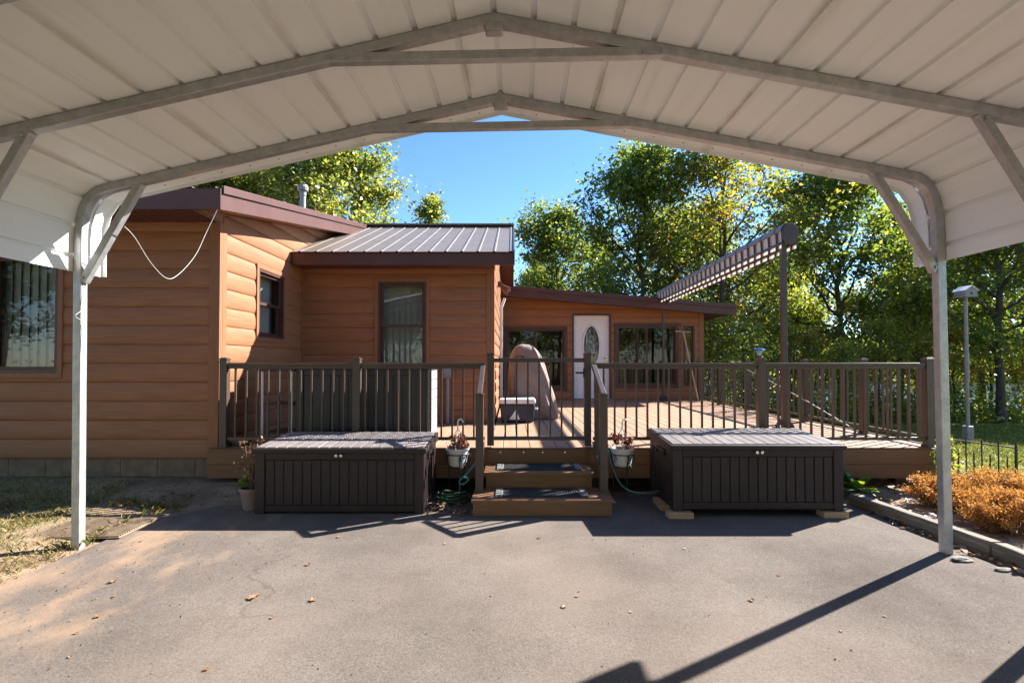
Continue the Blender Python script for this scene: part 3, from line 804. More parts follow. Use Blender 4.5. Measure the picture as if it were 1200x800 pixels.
# steps
st = thing('steps', 'two low wooden steps leading up to the deck gate', 'steps', (.28, 4.55, 0))
SO = (.28, 4.55, 0)
s1, s2_ = .155, .31
def tread(x0, x1, y0, y1, z):
    m = MB(); n = 2; w_ = (y1 - y0 - .004) / n
    for k in range(n): m.box(x0, x1, y0 + k * (w_ + .004), y0 + k * (w_ + .004) + w_, z - .026, z)
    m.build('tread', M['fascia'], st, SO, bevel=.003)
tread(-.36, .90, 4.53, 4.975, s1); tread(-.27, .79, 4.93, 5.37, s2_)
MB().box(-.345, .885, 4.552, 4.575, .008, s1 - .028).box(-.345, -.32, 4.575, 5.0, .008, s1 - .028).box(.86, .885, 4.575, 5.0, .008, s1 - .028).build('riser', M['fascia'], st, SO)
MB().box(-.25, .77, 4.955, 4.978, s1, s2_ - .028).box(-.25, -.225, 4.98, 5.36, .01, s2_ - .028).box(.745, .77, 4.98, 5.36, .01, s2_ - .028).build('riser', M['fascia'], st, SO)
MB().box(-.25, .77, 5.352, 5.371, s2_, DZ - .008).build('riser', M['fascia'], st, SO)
rv = MB()
for xk in (-.12, .12, .32, .55): rv.tube([(xk, 5.352, .43), (xk, 5.347, .43)], .008, 8)
rv.build('screw_head', M['chrome'], st, SO)
# step mats
for (yk, zk, lab) in ((4.62, s1, 'dark doormat with pale edges on the lower wooden step'), (5.03, s2_, 'dark doormat with pale edges on the upper wooden step')):
    mt = thing('doormat', lab, 'doormat', (.27, yk, zk), 0, 'mats on the steps')
    m = MB(); m.box(-.35, .35, .0, .27, 0.001, .012)
    for k in range(30): m.box(-.345 + k * .023, -.345 + k * .023 + .012, .01, .26, .012, .017)
    m.build('mat_body', M['rubber'], mt)
    MB().box(-.42, -.352, 0, .27, .001, .016).build('mat_border', M['mat_edge'], mt, bevel=.004); MB().box(.352, .42, 0, .27, .001, .016).build('mat_border', M['mat_edge'], mt, bevel=.004)
# handrails at the steps
for (xk, lab) in ((-.245, 'short sloping bronze handrail on the left of the steps'), (.80, 'short sloping bronze handrail on the right of the steps')):
    xp = xk - .06 if xk < 0 else xk + .06
    h = thing('handrail', lab, 'handrail', (xp, 4.83, s1), 0, 'step handrails')
    MB().box(-.036, .036, -.036, .036, 0, .90).box(-.046, .046, -.046, .046, 0, .02).box(-.043, .043, -.043, .043, .90, .914).build('post', M['bronze'], h, bevel=.003)
    MB().bar((0, -.03, .905), (0, .565, 1.175), .05, .035).build('top_rail', M['bronze'], h, bevel=.005)
    MB().bar((0, .036, .12), (0, .56, .37), .035, .03).build('bottom_rail', M['bronze'], h, bevel=.003)
    for k in range(4):
        yk = .13 + k * .115
        MB().box(-.0095, .0095, yk - .0095, yk + .0095, .12 + yk * .47, .89 + yk * .453).build('baluster', M['bronze'], h)

# ------------------------------------------------------------------ storage boxes
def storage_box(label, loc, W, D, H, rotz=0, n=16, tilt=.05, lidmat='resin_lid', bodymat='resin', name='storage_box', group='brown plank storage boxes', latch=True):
    t = thing(name, label, 'storage box', loc, rotz, group)
    h = H - .05
    b = MB(); c = .018
    b.box(c, W - c, c, D - c, .02, h)
    b.box(0, .085, 0, .1, 0, h); b.box(W - .085, W, 0, .1, 0, h); b.box(0, .085, D - .1, D, 0, h); b.box(W - .085, W, D - .1, D, 0, h)
    b.box(.087, W - .087, .004, .06, h - .075, h - .002); b.box(.087, W - .087, .004, .06, 0.015, .075)
    for sx in (0.004, W - .064):
        b.box(sx, sx + .06, .102, D - .102, h - .075, h - .002); b.box(sx, sx + .06, .102, D - .102, .015, .075)
    b.build('body', M[bodymat], t, bevel=.006)
    p = MB(); w_ = (W - .18) / n
    for k in range(n): p.box(.09 + k * w_ + .005, .09 + (k + 1) * w_ - .005, .008, .03, .078, h - .078)
    m_ = 7; v_ = (D - .21) / m_
    for k in range(m_):
        for sx in (.008, W - .03): p.box(sx, sx + .022, .105 + k * v_ + .005, .105 + (k + 1) * v_ - .005, .078, h - .078)
    p.build('plank_panel', M[bodymat], t, bevel=.004)
    if latch:
        for sx in (-.012, W - .010):
            hb_ = MB(); hb_.box(sx, sx + .022, D * .5 - .13, D * .5 + .13, h - .075, h - .05); hb_.box(sx, sx + .022, D * .5 - .13, D * .5 - .105, h - .11, h - .077); hb_.box(sx, sx + .022, D * .5 + .105, D * .5 + .13, h - .11, h - .077)
            hb_.build('handle', M[bodymat], t, bevel=.006)
    l = MB(); e = .022
    za, zb = h + .03, h + .03 + tilt
    l.add([(-e, -e, h - .012), (W + e, -e, h - .012), (W + e, D + e, h - .012), (-e, D + e, h - .012), (-e, -e, za), (W + e, -e, za), (W + e, D + e, zb), (-e, D + e, zb)],
          [(0, 3, 2, 1), (4, 5, 6, 7), (0, 1, 5, 4), (1, 2, 6, 5), (2, 3, 7, 6), (3, 0, 4, 7)])
    lid = l.build('lid', M[bodymat], t, bevel=.008)
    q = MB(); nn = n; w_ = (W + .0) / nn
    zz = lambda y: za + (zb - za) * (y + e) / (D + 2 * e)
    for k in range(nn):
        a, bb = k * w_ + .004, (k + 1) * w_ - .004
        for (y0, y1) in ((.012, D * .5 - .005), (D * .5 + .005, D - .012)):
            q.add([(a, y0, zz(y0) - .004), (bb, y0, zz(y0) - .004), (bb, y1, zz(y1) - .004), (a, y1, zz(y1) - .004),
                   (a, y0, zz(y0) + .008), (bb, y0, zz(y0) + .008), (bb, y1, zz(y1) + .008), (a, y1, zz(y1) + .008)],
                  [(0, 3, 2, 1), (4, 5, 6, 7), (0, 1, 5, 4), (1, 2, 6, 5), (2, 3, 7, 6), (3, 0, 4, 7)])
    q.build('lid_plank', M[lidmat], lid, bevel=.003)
    if latch:
        k = MB()
        for dx in (-.022, .022): k.tube([(W / 2 + dx, -.02, h - .03), (W / 2 + dx, -.034, h - .03)], .014, 14)
        pass
        k.build('latch', M['chrome'], t, bevel=.002)
    return t
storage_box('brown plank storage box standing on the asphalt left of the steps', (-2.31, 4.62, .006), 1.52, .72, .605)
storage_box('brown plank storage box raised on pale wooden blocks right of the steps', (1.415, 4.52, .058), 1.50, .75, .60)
for (x_, y_, w_, d_, lab) in ((1.36, 4.47, .22, .10, 'pale wooden block under the front left corner of the right storage box'),
                             (1.37, 4.72, .10, .30, 'pale wooden block lying along the left side under the right storage box'),
                             (2.72, 4.49, .22, .12, 'pale wooden block under the front right corner of the right storage box')):
    tag(MB().box(0, w_, 0, d_, 0, .052).build('wooden_block', M['blockwood'], bevel=.004, loc=(x_, y_, .005)), lab, 'wooden block', 'blocks under the storage box')
# tall cabinet on the deck
cb = storage_box('tall charcoal plastic cabinet on the deck behind the left railing', (-2.40, 5.68, DZ), 1.47, .62, .88, 0, 13, .02, 'resin_dark', 'resin_dark', 'deck_cabinet', None, False)
pass
cb['category'] = 'cabinet'
M['resin_sunlit'] = noisy('charcoal side with painted sunlight', [(.3, (.27, .29, .33)), (.7, (.34, .36, .40))], 5, rough=.4)  # charcoal side coloured paler to stand for the sunlight grazing it
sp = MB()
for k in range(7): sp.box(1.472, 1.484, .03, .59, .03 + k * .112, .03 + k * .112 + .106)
sp.build('sunlit_side_panel', M['resin_sunlit'], cb, bevel=.004)

# small white-legged rack on the deck
rk = thing('plant_rack', 'low rack with white legs and dark shelves on the deck by the corner', 'rack', (-2.80, 5.75, DZ))
for (lx, ly) in ((0, 0), (.33, 0), (0, .42), (.33, .42)):
    MB().tube([(lx, ly, 0), (lx, ly, .84)], .014, 10).build('leg', M['white'], rk, smooth=False)
MB().box(-.03, .37, -.03, .45, .80, .825).box(-.02, .35, -.02, .44, .825, .835).build('top_shelf', M['resin_dark'], rk, bevel=.006)
MB().box(.0, .33, .0, .42, .42, .435).build('shelf', M['resin_dark'], rk)
MB().box(.0, .33, .0, .42, .10, .115).build('shelf', M['resin_dark'], rk)
bl = thing('basin', 'shallow grey-blue tub on the deck boards behind the left rail', 'tub', (-2.97, 5.62, DZ))
MB().lathe([(.0, .004), (.10, .004), (.125, .055), (.135, .058), (.13, .062), (.118, .055), (.095, .012), (0, .012)], n=24).build('bowl', M['greymetal'], bl, smooth=True)

# ------------------------------------------------------------------ grill under its cover, cooler
gr = thing('grill', 'barbecue grill under a wrinkled taupe cloth cover', 'grill', (.28, 8.35, DZ))
N = 56; rows = []
def sec(z):
    t = z / 1.2
    a = .40 - .05 * t - .07 * max(0, (t - .6) / .4) ** 2; b = .30 - .02 * t - .12 * max(0, (t - .5) / .5) ** 1.5
    return a, b
zz_ = [0.01, .12, .3, .5, .7, .85, .95, 1.03, 1.10, 1.15, 1.18, 1.195]
vs = []; fs = []
for i, z in enumerate(zz_):
    a, b = sec(z)
    k_ = {len(zz_) - 4: .95, len(zz_) - 3: .84, len(zz_) - 2: .66, len(zz_) - 1: .38}.get(i, 1); a *= k_; b *= k_
    for k in range(N):
        an = 2 * math.pi * k / N; c, s_ = math.cos(an), math.sin(an)
        e = .55
        rx = math.copysign(abs(c) ** e, c) * a; ry = math.copysign(abs(s_) ** e, s_) * b
        wr = 1 + .11 * (abs(math.sin(an * 4.5 + .9 * math.sin(z * 3.1))) - .6) * (1 - .35 * z / 1.2) + (.05 * math.sin(an * 6 + 1.8 * math.sin(z * 4)) + .05 * math.sin(an * 11 + z * 7)) * (1 - .45 * z / 1.2) + .07 * mnoise.noise(Vector((c * 5, s_ * 5, z * 9)))
        wr += .02 * mnoise.noise(Vector((c * 3, s_ * 3, z * 5)))
        tt = z / 1.2; xx = rx * wr
        if c > 0: xx *= 1.18 - .62 * tt ** 1.1
        else: xx *= .86 + .0 * tt
        vs.append((xx - .02 * tt, ry * wr, z + (.012 * math.sin(an * 5) - .06 * max(0, c) * tt ** 3) * (i > 2)))
for i in range(len(zz_) - 1):
    for k in range(N): fs.append((i * N + k, i * N + (k + 1) % N, (i + 1) * N + (k + 1) % N, (i + 1) * N + k))
fs.append(tuple(range((len(zz_) - 1) * N, len(zz_) * N)))
o = MB().add(vs, fs).build('cloth_cover', M['cloth'], gr, smooth=True)
sd = o.modifiers.new('sub', 'SUBSURF'); sd.levels = 1; sd.render_levels = 2
o2 = MB()
for k in range(9):
    a = k * .7; o2.box(-.16 + .06 * math.cos(a) - .016, -.16 + .06 * math.cos(a) + .016, -.262, -.254, .975 + .028 * math.sin(a) - .012, .975 + .028 * math.sin(a) + .012)
o2.build('emblem', M['emblem'], o)
sk = MB().box(-.30, .25, -.22, .22, .03, .55); sk.build('grill_cart', M['black'], gr)

cl = thing('cooler', 'navy picnic cooler with a white lid on the deck beside the grill', 'cooler', (-.18, 7.62, DZ))
m = MB(); m.add([(.02, .02, .01), (.50, .02, .01), (.50, .32, .01), (.02, .32, .01), (0, 0, .28), (.52, 0, .28), (.52, .34, .28), (0, .34, .28)], [(0, 3, 2, 1), (4, 5, 6, 7), (0, 1, 5, 4), (1, 2, 6, 5), (2, 3, 7, 6), (3, 0, 4, 7)])
bd = m.build('body', M['cool_blue'], cl, bevel=.02, segs=3)
MB().box(-.012, .532, -.012, .352, .284, .36).build('lid', M['white'], cl, bevel=.025, segs=3)
MB().add([(.14, .0, .055), (.30, .0, .055), (.235, -.012, .20), (.14, .012, .055), (.30, .012, .055), (.235, .0, .20)], [(0, 1, 2), (5, 4, 3), (0, 3, 4, 1), (1, 4, 5, 2), (2, 5, 3, 0)]).build('sunlit_patch', M['white'], bd)  # patch of sunlight on the cooler front, modelled as a white triangle
MB().tube([(.53, .08, .2), (.565, .08, .2), (.565, .26, .2), (.53, .26, .2)], .012, 8).build('handle', M['white'], cl)

# ------------------------------------------------------------------ retractable awning
aw = thing('awning', 'freestanding striped awning rolled up on two brown posts over the deck', 'awning', (3.72, 7.0, DZ))
ALEN = 5.25; AZ = 2.60
for yk in (0, 5.1):
    pw = .036 if yk == 0 else .024; p = MB().box(-.028 * yk - pw, -.028 * yk + pw, yk - pw, yk + pw, .012, AZ - .026 * yk - .08).box(-.028 * yk - .02, -.028 * yk + .02, yk - .036, yk + .036, AZ - .026 * yk - .08, AZ - .026 * yk + .02).build('post', M['bronze'], aw, bevel=.006)
    xo = -.028 * yk; b = MB().box(xo - .12, xo + .12, yk - .12, yk + .12, 0, .012)
    for k in range(4):
        a = R(45 + 90 * k); b.bar((xo + .035 * math.cos(a), yk + .035 * math.sin(a), .12), (xo + .11 * math.cos(a), yk + .11 * math.sin(a), .012), .012, .05)
    b.build('base_plate', M['bronze'], p, bevel=.003)
AXF = lambda x, y, z: (x - .028 * y, y, z - .026 * y)
AW = lambda: MB(AXF)
hx = [(.12 * math.cos(R(a)), AZ + .075 + .10 * math.sin(R(a))) for a in range(-10, 191, 20)]
hx2 = [(x * .93, AZ + .075 + (z - AZ - .075) * .9) for x, z in hx][::-1]
AW().prism(hx + hx2, -.16, ALEN - .05).build('hood', M['hood'], aw)
for k in range(14): AW().prism([(x * 1.03, AZ + .075 + (z - AZ - .075) * 1.05) for x, z in hx] + [(x, z) for x, z in hx[::-1]], -.02 + k * .38, .012 + k * .38).build('hood_clip', M['stripe_dark'], aw)
m = AW()
m.tube([(0, -.14, AZ + .10), (0, ALEN - .07, AZ + .10)], .045, 20)
for sx in (-1,):
    m.add([(sx * .098, -.14, AZ - .085), (sx * .098, ALEN - .07, AZ - .085), (sx * .106, ALEN - .07, AZ + .06), (sx * .106, -.14, AZ + .06),
           (sx * .094, -.14, AZ - .085), (sx * .094, ALEN - .07, AZ - .085), (sx * .102, ALEN - .07, AZ + .06), (sx * .102, -.14, AZ + .06)],
          [(0, 1, 2, 3), (7, 6, 5, 4), (0, 4, 5, 1), (1, 5, 6, 2), (2, 6, 7, 3), (3, 7, 4, 0)])
m.build('fabric_roll', M['stripe'], aw)
for sx in (-1, 1):
    AW().box(sx * .10 - .02, sx * .10 + .02, -.15, ALEN - .06, AZ - .118, AZ - .087).build('front_bar', M['stripe_dark'], aw, bevel=.004)
    v = AW(); n = 52
    for k in range(n):
        y0 = -.14 + k * .1
        v.box(sx * .10 - .003, sx * .10 + .003, y0, y0 + .0985, AZ - .118 - .05, AZ - .119)
    v.build('valance', M['stripe'], aw)
for yk in (-.19, ALEN - .05):
    AW().prism([(.115 * math.cos(R(a)), AZ + .02 + .15 * math.sin(R(a))) for a in range(15, 375, 45)], yk, yk + .045).build('end_cap', M['stripe_dark'], aw, bevel=.008)

# leaning pole and slanting cord
tag(MB().tube([(4.36, 12.0, DZ + .01), (4.17, 12.46, DZ + 1.65)], .02, 8).tube([(3.98, 12.47, DZ + 1.66), (4.36, 12.47, DZ + 1.645)], .018, 6).build('wooden_pole', M['rope'], smooth=False),
    'thin tan wooden pole with a crosspiece leaning on the house corner', 'pole')
tag(MB().tube([(4.40, 10.3, DZ + .92), (4.40, 8.9, DZ + .62), (4.40, 7.6, DZ + .31), (4.40, 6.5, DZ + .012)], .008, 6).build('rope', M['cable']),
    'pale cord slanting down inside the side railing to the deck boards', 'cord')
fd = thing('bird_feeder', 'small white bird feeder with a blue roof on a stake past the railing', 'bird feeder', (6.75, 14.0, gz(6.75, 14)))
fz = 1.36 + .47 * .3 - gz(6.75, 14) + .05
MB().tube([(0, 0, 0), (0, 0, fz)], .018, 8).build('stake', M['black'], fd)
MB().lathe([(0, fz), (.05, fz), (.09, fz + .10), (.14, fz + .15), (0, fz + .15)], n=18).build('tray', M['white'], fd, smooth=False)
MB().lathe([(.165, fz + .15), (.15, fz + .18), (.02, fz + .23), (0, fz + .23)], n=18).build('roof', M['blue'], fd)

# ------------------------------------------------------------------ carport
CP = thing('carport', 'open metal carport with a white ribbed roof on galvanised steel arches', 'carport', (-.055, 3.75, 0))
CP.rotation_euler = (0, R(-.5), R(-1.2))
Wp, APX, SL = 3.155, 3.31, .211
def arch_pts(off=0., z_base=-.08, half=False):
    """centre line of the arch tube, offset outward"""
    k = math.sqrt(1 + SL * SL)
    ap = APX + off * k; w_ = Wp + off
    xs_ = 2.99
    zb_ = lambda x: ap - SL * x
    ctrl = Vector((w_, 0, zb_(w_))); a = Vector((xs_ - .02, 0, zb_(xs_ - .02))); b = Vector((w_, 0, 2.30))
    pts = [Vector((0, 0, ap))]
    for i in range(9):
        t = i / 8; pts.append(a * (1 - t) ** 2 + ctrl * 2 * t * (1 - t) + b * t * t)
    return pts, w_
SQ = .03
prof = [(-SQ, -SQ), (SQ, -SQ), (SQ, SQ), (-SQ, SQ)]
arch_y = [0, -.865, -1.73, -2.6, -3.46, -4.33, -5.2]
def make_arch(yk):
    pts, w_ = arch_pts()
    full = [Vector((-w_, yk, -.08))] + [Vector((-p.x, yk, p.z)) for p in pts[::-1]] + [Vector((p.x, yk, p.z)) for p in pts[1:]] + [Vector((w_, yk, -.08))]
    m = MB(); m.sweep(full, prof, (0, 1, 0)); return m
a0 = make_arch(0).build('arch_tube', M['steel'], CP, bevel=.005)
tie = MB(); tz = 3.105; tx = (APX - tz) / SL
tie.box(-tx - .0, tx + .0, -.027, .027, tz - .026, tz + .026)
for sx in (-1, 1):
    for dx in (.0, .1): tie.tube([(sx * (tx - .05 + dx) if False else sx * (tx - .03 - dx), -.027, tz), (sx * (tx - .03 - dx), -.038, tz)], .012, 8)
t0 = tie.build('tie_beam', M['steel'], CP, bevel=.004)
br = {}
for sx in (-1, 1):
    m = MB(); m.bar((sx * 3.128, 0, 1.99), (sx * 2.70, 0, 2.725), .054, .05, (0, 1, 0))
    m.tube([(sx * 2.72, -.027, 2.69), (sx * 2.72, -.037, 2.69)], .011, 8).tube([(sx * 3.115, -.027, 2.02), (sx * 3.115, -.037, 2.02)], .011, 8)
    br[sx] = m.build('brace', M['steel'], CP, bevel=.004)
for yk in arch_y[1:]:
    for src in (a0, t0, br[-1], br[1]):
        o = src.copy(); COL.objects.link(o); o.parent = CP; o.location = (0, yk, 0)
for sx in (-1, 1):
    for yk in arch_y[:3]:
        pass
    # ridge saddle plates on the nearest arches
for yk in arch_y[:3]:
    MB().box(-.05, .05, yk - .035, yk + .035, APX - .075, APX - .022).build('saddle', M['steel'], CP, bevel=.01)
# roof sheet: ribs every nine inches
pts, w_ = arch_pts(SQ + .004)
half = [Vector((0, 0, pts[0].z))] + pts[1:] + [Vector((w_, 0, 2.065))]
full = [Vector((-p.x, 0, p.z)) for p in half[::-1]][:-1] + half
# resample by arc length with ribs
seg = [(full[i + 1] - full[i]).length for i in range(len(full) - 1)]; TOT = sum(seg)
cum = [0]
for s_ in seg: cum.append(cum[-1] + s_)
def at_s(s):
    s = min(max(s, 0), TOT - 1e-6); i = max(k for k in range(len(seg)) if cum[k] <= s)
    t = (s - cum[i]) / seg[i]; p = full[i].lerp(full[i + 1], t); d = (full[i + 1] - full[i]).normalized()
    return p, Vector((-d.z, 0, d.x))
ss = set(cum)
ribs = {}
pitch = .229; k0 = TOT / 2
k = -20
samples = []
for k in range(-20, 21):
    c = k0 + k * pitch
    if c < .04 or c > TOT - .04: continue
    samples += [(c - .0185, 0), (c - .014, .022), (c + .014, .022), (c + .0185, 0)]
for c in cum:
    if not any(abs(c - s_) < .04 for s_, h in samples): samples.append((c, 0))
samples.sort()
vs = []; ny = [.22, -.4, -1.2, -2.2, -3.2, -4.3, -5.5]
for yv_ in ny:
    for s_, h in samples:
        p, n = at_s(s_); vs.append((p.x + n.x * h, yv_, p.z + n.z * h))
n = len(samples)
fs = [(j * n + i, j * n + i + 1, (j + 1) * n + i + 1, (j + 1) * n + i) for j in range(len(ny) - 1) for i in range(n - 1)]
MB().add(vs, fs).build('roof_panel', M['panel'], CP, fix=False)
# white edge trim at the front of the sheet
tp = [at_s(.0 + TOT * i / 60) for i in range(61)]
m = MB()
path = [p + Vector((0, .20, 0)) - nn * .012 for p, nn in tp]
m.sweep(path, [(-.004, -.09), (.0, -.09), (.0, .024), (-.034, .024), (-.034, .02), (-.004, .02)], (0, 1, 0))
m.build('edge_trim', M['panel'], CP)
sc = MB()
for k in range(-12, 13):
    p, nn = at_s(k0 + k * pitch + .05)
    sc.tube([p + Vector((0, .17, 0)) - nn * .012, p + Vector((0, .17, 0)) - nn * .02], .006, 6)
sc.build('screw_head', M['greymetal'], CP)
# base rails on the ground behind the view
for sx in (-1, 1):
    MB().box(sx * Wp - .029, sx * Wp + .029, -5.2, -.9, -.03, .027).build('base_rail', M['steel'], CP)

# loose cable from the brace to the eave corner and down the left post
def catmull(P, n=10):
    P = [Vector(p) for p in P]; out = []
    for i in range(len(P) - 1):
        a, b, c, d = P[max(i - 1, 0)], P[i], P[i + 1], P[min(i + 2, len(P) - 1)]
        for k in range(n):
            t = k / n; out.append(.5 * ((2 * b) + (c - a) * t + (2 * a - 5 * b + 4 * c - d) * t * t + (3 * b - a - 3 * c + d) * t ** 3))
    return out + [P[-1]]
def ray(px, py, Y):
    p = math.atan(25 / 600); u, v = (px - 600) / 600, (400 - py) / 600
    d = Vector((u, math.cos(p) - v * math.sin(p), math.sin(p) + v * math.cos(p)))
    return Vector((0, 0, EYE)) + d * (Y / d.y)
cp_ = catmull([ray(148, 266, 3.80), ray(160, 279, 3.95), ray(178, 308, 4.2), ray(196, 326, 4.4), ray(210, 322, 4.55), ray(230, 300, 4.75), ray(244, 272, 4.9), ray(257, 246, 4.97)])
tag(MB().tube(cp_, .003, 6).build('cable', M['cable'], smooth=True), 'pale cable sagging from the carport brace to the house eave', 'cable')
cp_ = catmull([ray(99, 330, 3.80), ray(98, 360, 3.79), ray(89, 370, 3.72), ray(97, 378, 3.79), ray(99, 400, 3.80), ray(97, 425, 3.79)])
tag(MB().tube(cp_, .0022, 5).build('cord', M['cable'], smooth=True), 'thin pale cord wound around the left carport post', 'cord')

# ------------------------------------------------------------------ planters
def scatter_leaves(centers, radii, n_each, size, rng, flat=.5, aspect=.55, droop=0.):
    C = np.repeat(np.asarray(centers, float), n_each, axis=0); n = len(C)
    Rr = np.repeat(np.asarray(radii, float), n_each)[:, None] if np.ndim(radii) else radii
    P = C + rng.normal(size=(n, 3)) * Rr * np.array([1, 1, .8])
    nrm = rng.normal(size=(n, 3)); nrm[:, 2] = np.abs(nrm[:, 2]) + flat; nrm /= np.linalg.norm(nrm, axis=1)[:, None]
    t = rng.normal(size=(n, 3)); t[:, 2] -= droop; t -= nrm * (t * nrm).sum(1)[:, None]; t /= np.linalg.norm(t, axis=1)[:, None] + 1e-9
    b = np.cross(nrm, t); s = size * rng.uniform(.45, 1.55, size=(n, 1))
    fold = nrm * s * .12
    v0 = P - t * s * .5; v1 = P + b * s * aspect * .5 + fold + t * s * .05; v2 = P + t * s * .5; v3 = P - b * s * aspect * .5 + fold + t * s * .05
    V = np.stack([v0, v1, v2, v3], 1).reshape(-1, 3)
    return V
def leaf_obj(name, V, mat, parent=None, loc=None):
    n = len(V) // 4
    me = bpy.data.meshes.new(name)
    me.vertices.add(len(V)); me.vertices.foreach_set('co', V.astype(np.float32).ravel())
    me.loops.add(n * 4); me.loops.foreach_set('vertex_index', np.arange(n * 4, dtype=np.int32))
    me.polygons.add(n); me.polygons.foreach_set('loop_start', np.arange(0, n * 4, 4, dtype=np.int32))
    me.update(calc_edges=True); me.validate()
    me.materials.append(mat)
    o = bpy.data.objects.new(name, me); COL.objects.link(o)
    if parent: o.parent = parent
    if loc: o.location = loc
    return o

rng = np.random.default_rng(3)
def hanging_planter(x, y, z, label, seed):
    rg = np.random.default_rng(seed)
    t = thing('hanging_planter', label, 'planter', (x, y, z), 0, 'white hanging-basket planters')
    MB().lathe([(0, 0), (.075, 0), (.085, .012), (.112, .16), (.122, .165), (.122, .178), (.108, .178), (.10, .15), (0, .15)], n=28).build('pot', M['pot_white'], t, smooth=False)
    MB().lathe([(0, .152), (.1, .152)], n=20).build('soil', M['soil'], t)
    c = [(rg.uniform(-.09, .09), rg.uniform(-.08, .08), rg.uniform(.18, .30)) for _ in range(26)]
    leaf_obj('foliage', scatter_leaves(c, .02, 9, .035, rg, .2), M['leaf_red'], t)
    s = MB()
    for p in c[:18]: s.tube([(p[0] * .4, p[1] * .4, .15), p], .002, 4)
    s.build('stem', M['stem_dry'], t)
    hk = MB()
    for a in (.4, 2.5, 4.6):
        hk.tube([(.115 * math.cos(a), .115 * math.sin(a), .17), (.012 * math.cos(a), .012 * math.sin(a), .36)], .004, 5)
    hk.tube([(0, 0, .35), (0, 0, .40), (.002, 0, .44), (.012, 0, .462), (.03, 0, .468), (.046, 0, .455), (.05, 0, .435)], .0075, 8)
    hk.build('hanger', M['white'], t)
    return t
def plant_stand(x, y, z0, z1, label):
    t = thing('plant_stand', label, 'plant stand', (x, y, z0), 0, 'black iron plant stands')
    h = z1 - z0
    m = MB()
    m.tube([(.118 * math.cos(a), .118 * math.sin(a), h + .12) for a in np.linspace(0, 2 * math.pi, 33)], .005, 6, False)
    m.tube([(.088 * math.cos(a), .088 * math.sin(a), h - .006) for a in np.linspace(0, 2 * math.pi, 33)], .005, 6, False)
    m.build('ring', M['black'], t)
    for k in range(3):
        a = R(-90 + 120 * k + 18); c, s_ = math.cos(a), math.sin(a)
        MB().tube([(c * .10, s_ * .10, 0), (c * .088, s_ * .088, h * .5), (c * .09, s_ * .09, h - .006), (c * .122, s_ * .122, h + .12)], .006, 6).build('leg', M['black'], t)
    sc_ = MB()
    for a in (R(-60), R(-150), R(30), R(150)):
        c, s_ = math.cos(a), math.sin(a); tx, ty = -s_, c
        P = []
        for i in range(26):
            th = i * .42; rr = .055 * (1 - i / 34)
            P.append((c * .125 + tx * rr * math.cos(th), s_ * .125 + ty * rr * math.cos(th), h + .075 + rr * math.sin(th)))
        sc_.tube(P, .0038, 5)
    sc_.build('scroll', M['black'], t)
    return t
for (px, lab, lab2, sd_) in ((536, 'white planter of withered red flowers with hook, left of the steps', 'scrolled black iron stand under the left white planter', 5),
                            (730, 'white planter of withered red flowers beside the right storage box', 'scrolled black iron stand under the right white planter', 6)):
    p = ray(px, 546, 5.18)
    hanging_planter(p.x, p.y, p.z, lab, sd_); plant_stand(p.x, p.y, .01, p.z, lab2)

# clay pot with a dry plant left of the box
pt = thing('flower_pot', 'clay pot of dry stems beside the left storage box', 'flower pot', (-2.42, 4.80, .005))
MB().lathe([(0, 0), (.075, 0), (.105, .17), (.118, .172), (.118, .20), (.10, .20), (.095, .165), (0, .165)], n=28).build('pot', M['terracotta'], pt)
MB().lathe([(0, .168), (.095, .168)], n=20).build('soil', M['soil'], pt)
s = MB(); tips = []
for k in range(26):
    a = rng.uniform(0, 6.28); r_ = rng.uniform(.02, .14); h = rng.uniform(.28, .54)
    P = [(0.02 * math.cos(a), .02 * math.sin(a), .165), (r_ * .5 * math.cos(a), r_ * .5 * math.sin(a), h * .6 + .08), (r_ * math.cos(a) + .03, r_ * math.sin(a), h + .06)]
    s.tube(P, .0025, 4); tips.append(P[2]); tips.append(P[1])
s.build('stem', M['stem_dry'], pt)
leaf_obj('dry_foliage', scatter_leaves(tips, .035, 12, .03, rng, .2), M['leaf_dry'], pt)
leaf_obj('green_shoot', scatter_leaves([(-.07, -.05, .25), (-.04, -.07, .28), (-.08, -.02, .23)], .02, 14, .045, rng, .4, .8), M['leaf_lime'], pt)

# hoses
def coil(c, r0, turns, n, rise, rad, jit, seed):
    rg = random.Random(seed); P = []
    for i in range(n):
        a = 2 * math.pi * turns * i / n
        r = r0 + jit * math.sin(a * .37 + seed) + .02 * math.sin(a * 1.3)
        P.append((c[0] + r * math.cos(a), c[1] + .6 * r * math.sin(a), c[2] + rad + rise * i / n + .012 * math.sin(a * 2.1)))
    return P
tag(MB().tube(coil((-.58, 5.02, .005), .14, 5, 130, .09, .011, .03, 1), .009, 7).build('garden_hose', M['hose_dark'], smooth=True), 'dark green garden hose coiled under the left white planter', 'hose')
tag(MB().tube(catmull([ray(566, 533, 5.0), ray(556, 545, 4.96), ray(546, 556, 4.93), ray(538, 565, 4.92), ray(542, 568, 4.9), ray(549, 562, 4.9), ray(543, 560, 4.9)]), .011, 7).build('garden_hose', M['hose'], smooth=True), 'teal hose end looped against the left stair post', 'hose')
tag(MB().tube(catmull([ray(712, 520, 5.1), ray(716, 540, 5.05), ray(722, 557, 4.98), ray(730, 570, 4.92), ray(742, 577, 4.85), ray(756, 578, 4.8), ray(775, 576, 4.85)]), .008, 7).build('garden_hose', M['hose'], smooth=True), 'teal hose curving from the right stair post behind the storage box', 'hose')
tag(MB().tube(catmull([ray(988, 548, 5.3), ray(996, 560, 5.2), ray(1006, 572, 5.1), ray(1024, 580, 5.0), ray(1040, 590, 4.9)]), .01, 7).build('garden_hose', M['hose_dark'], smooth=True), 'dark green hose hanging off the deck beside the right storage box', 'hose')

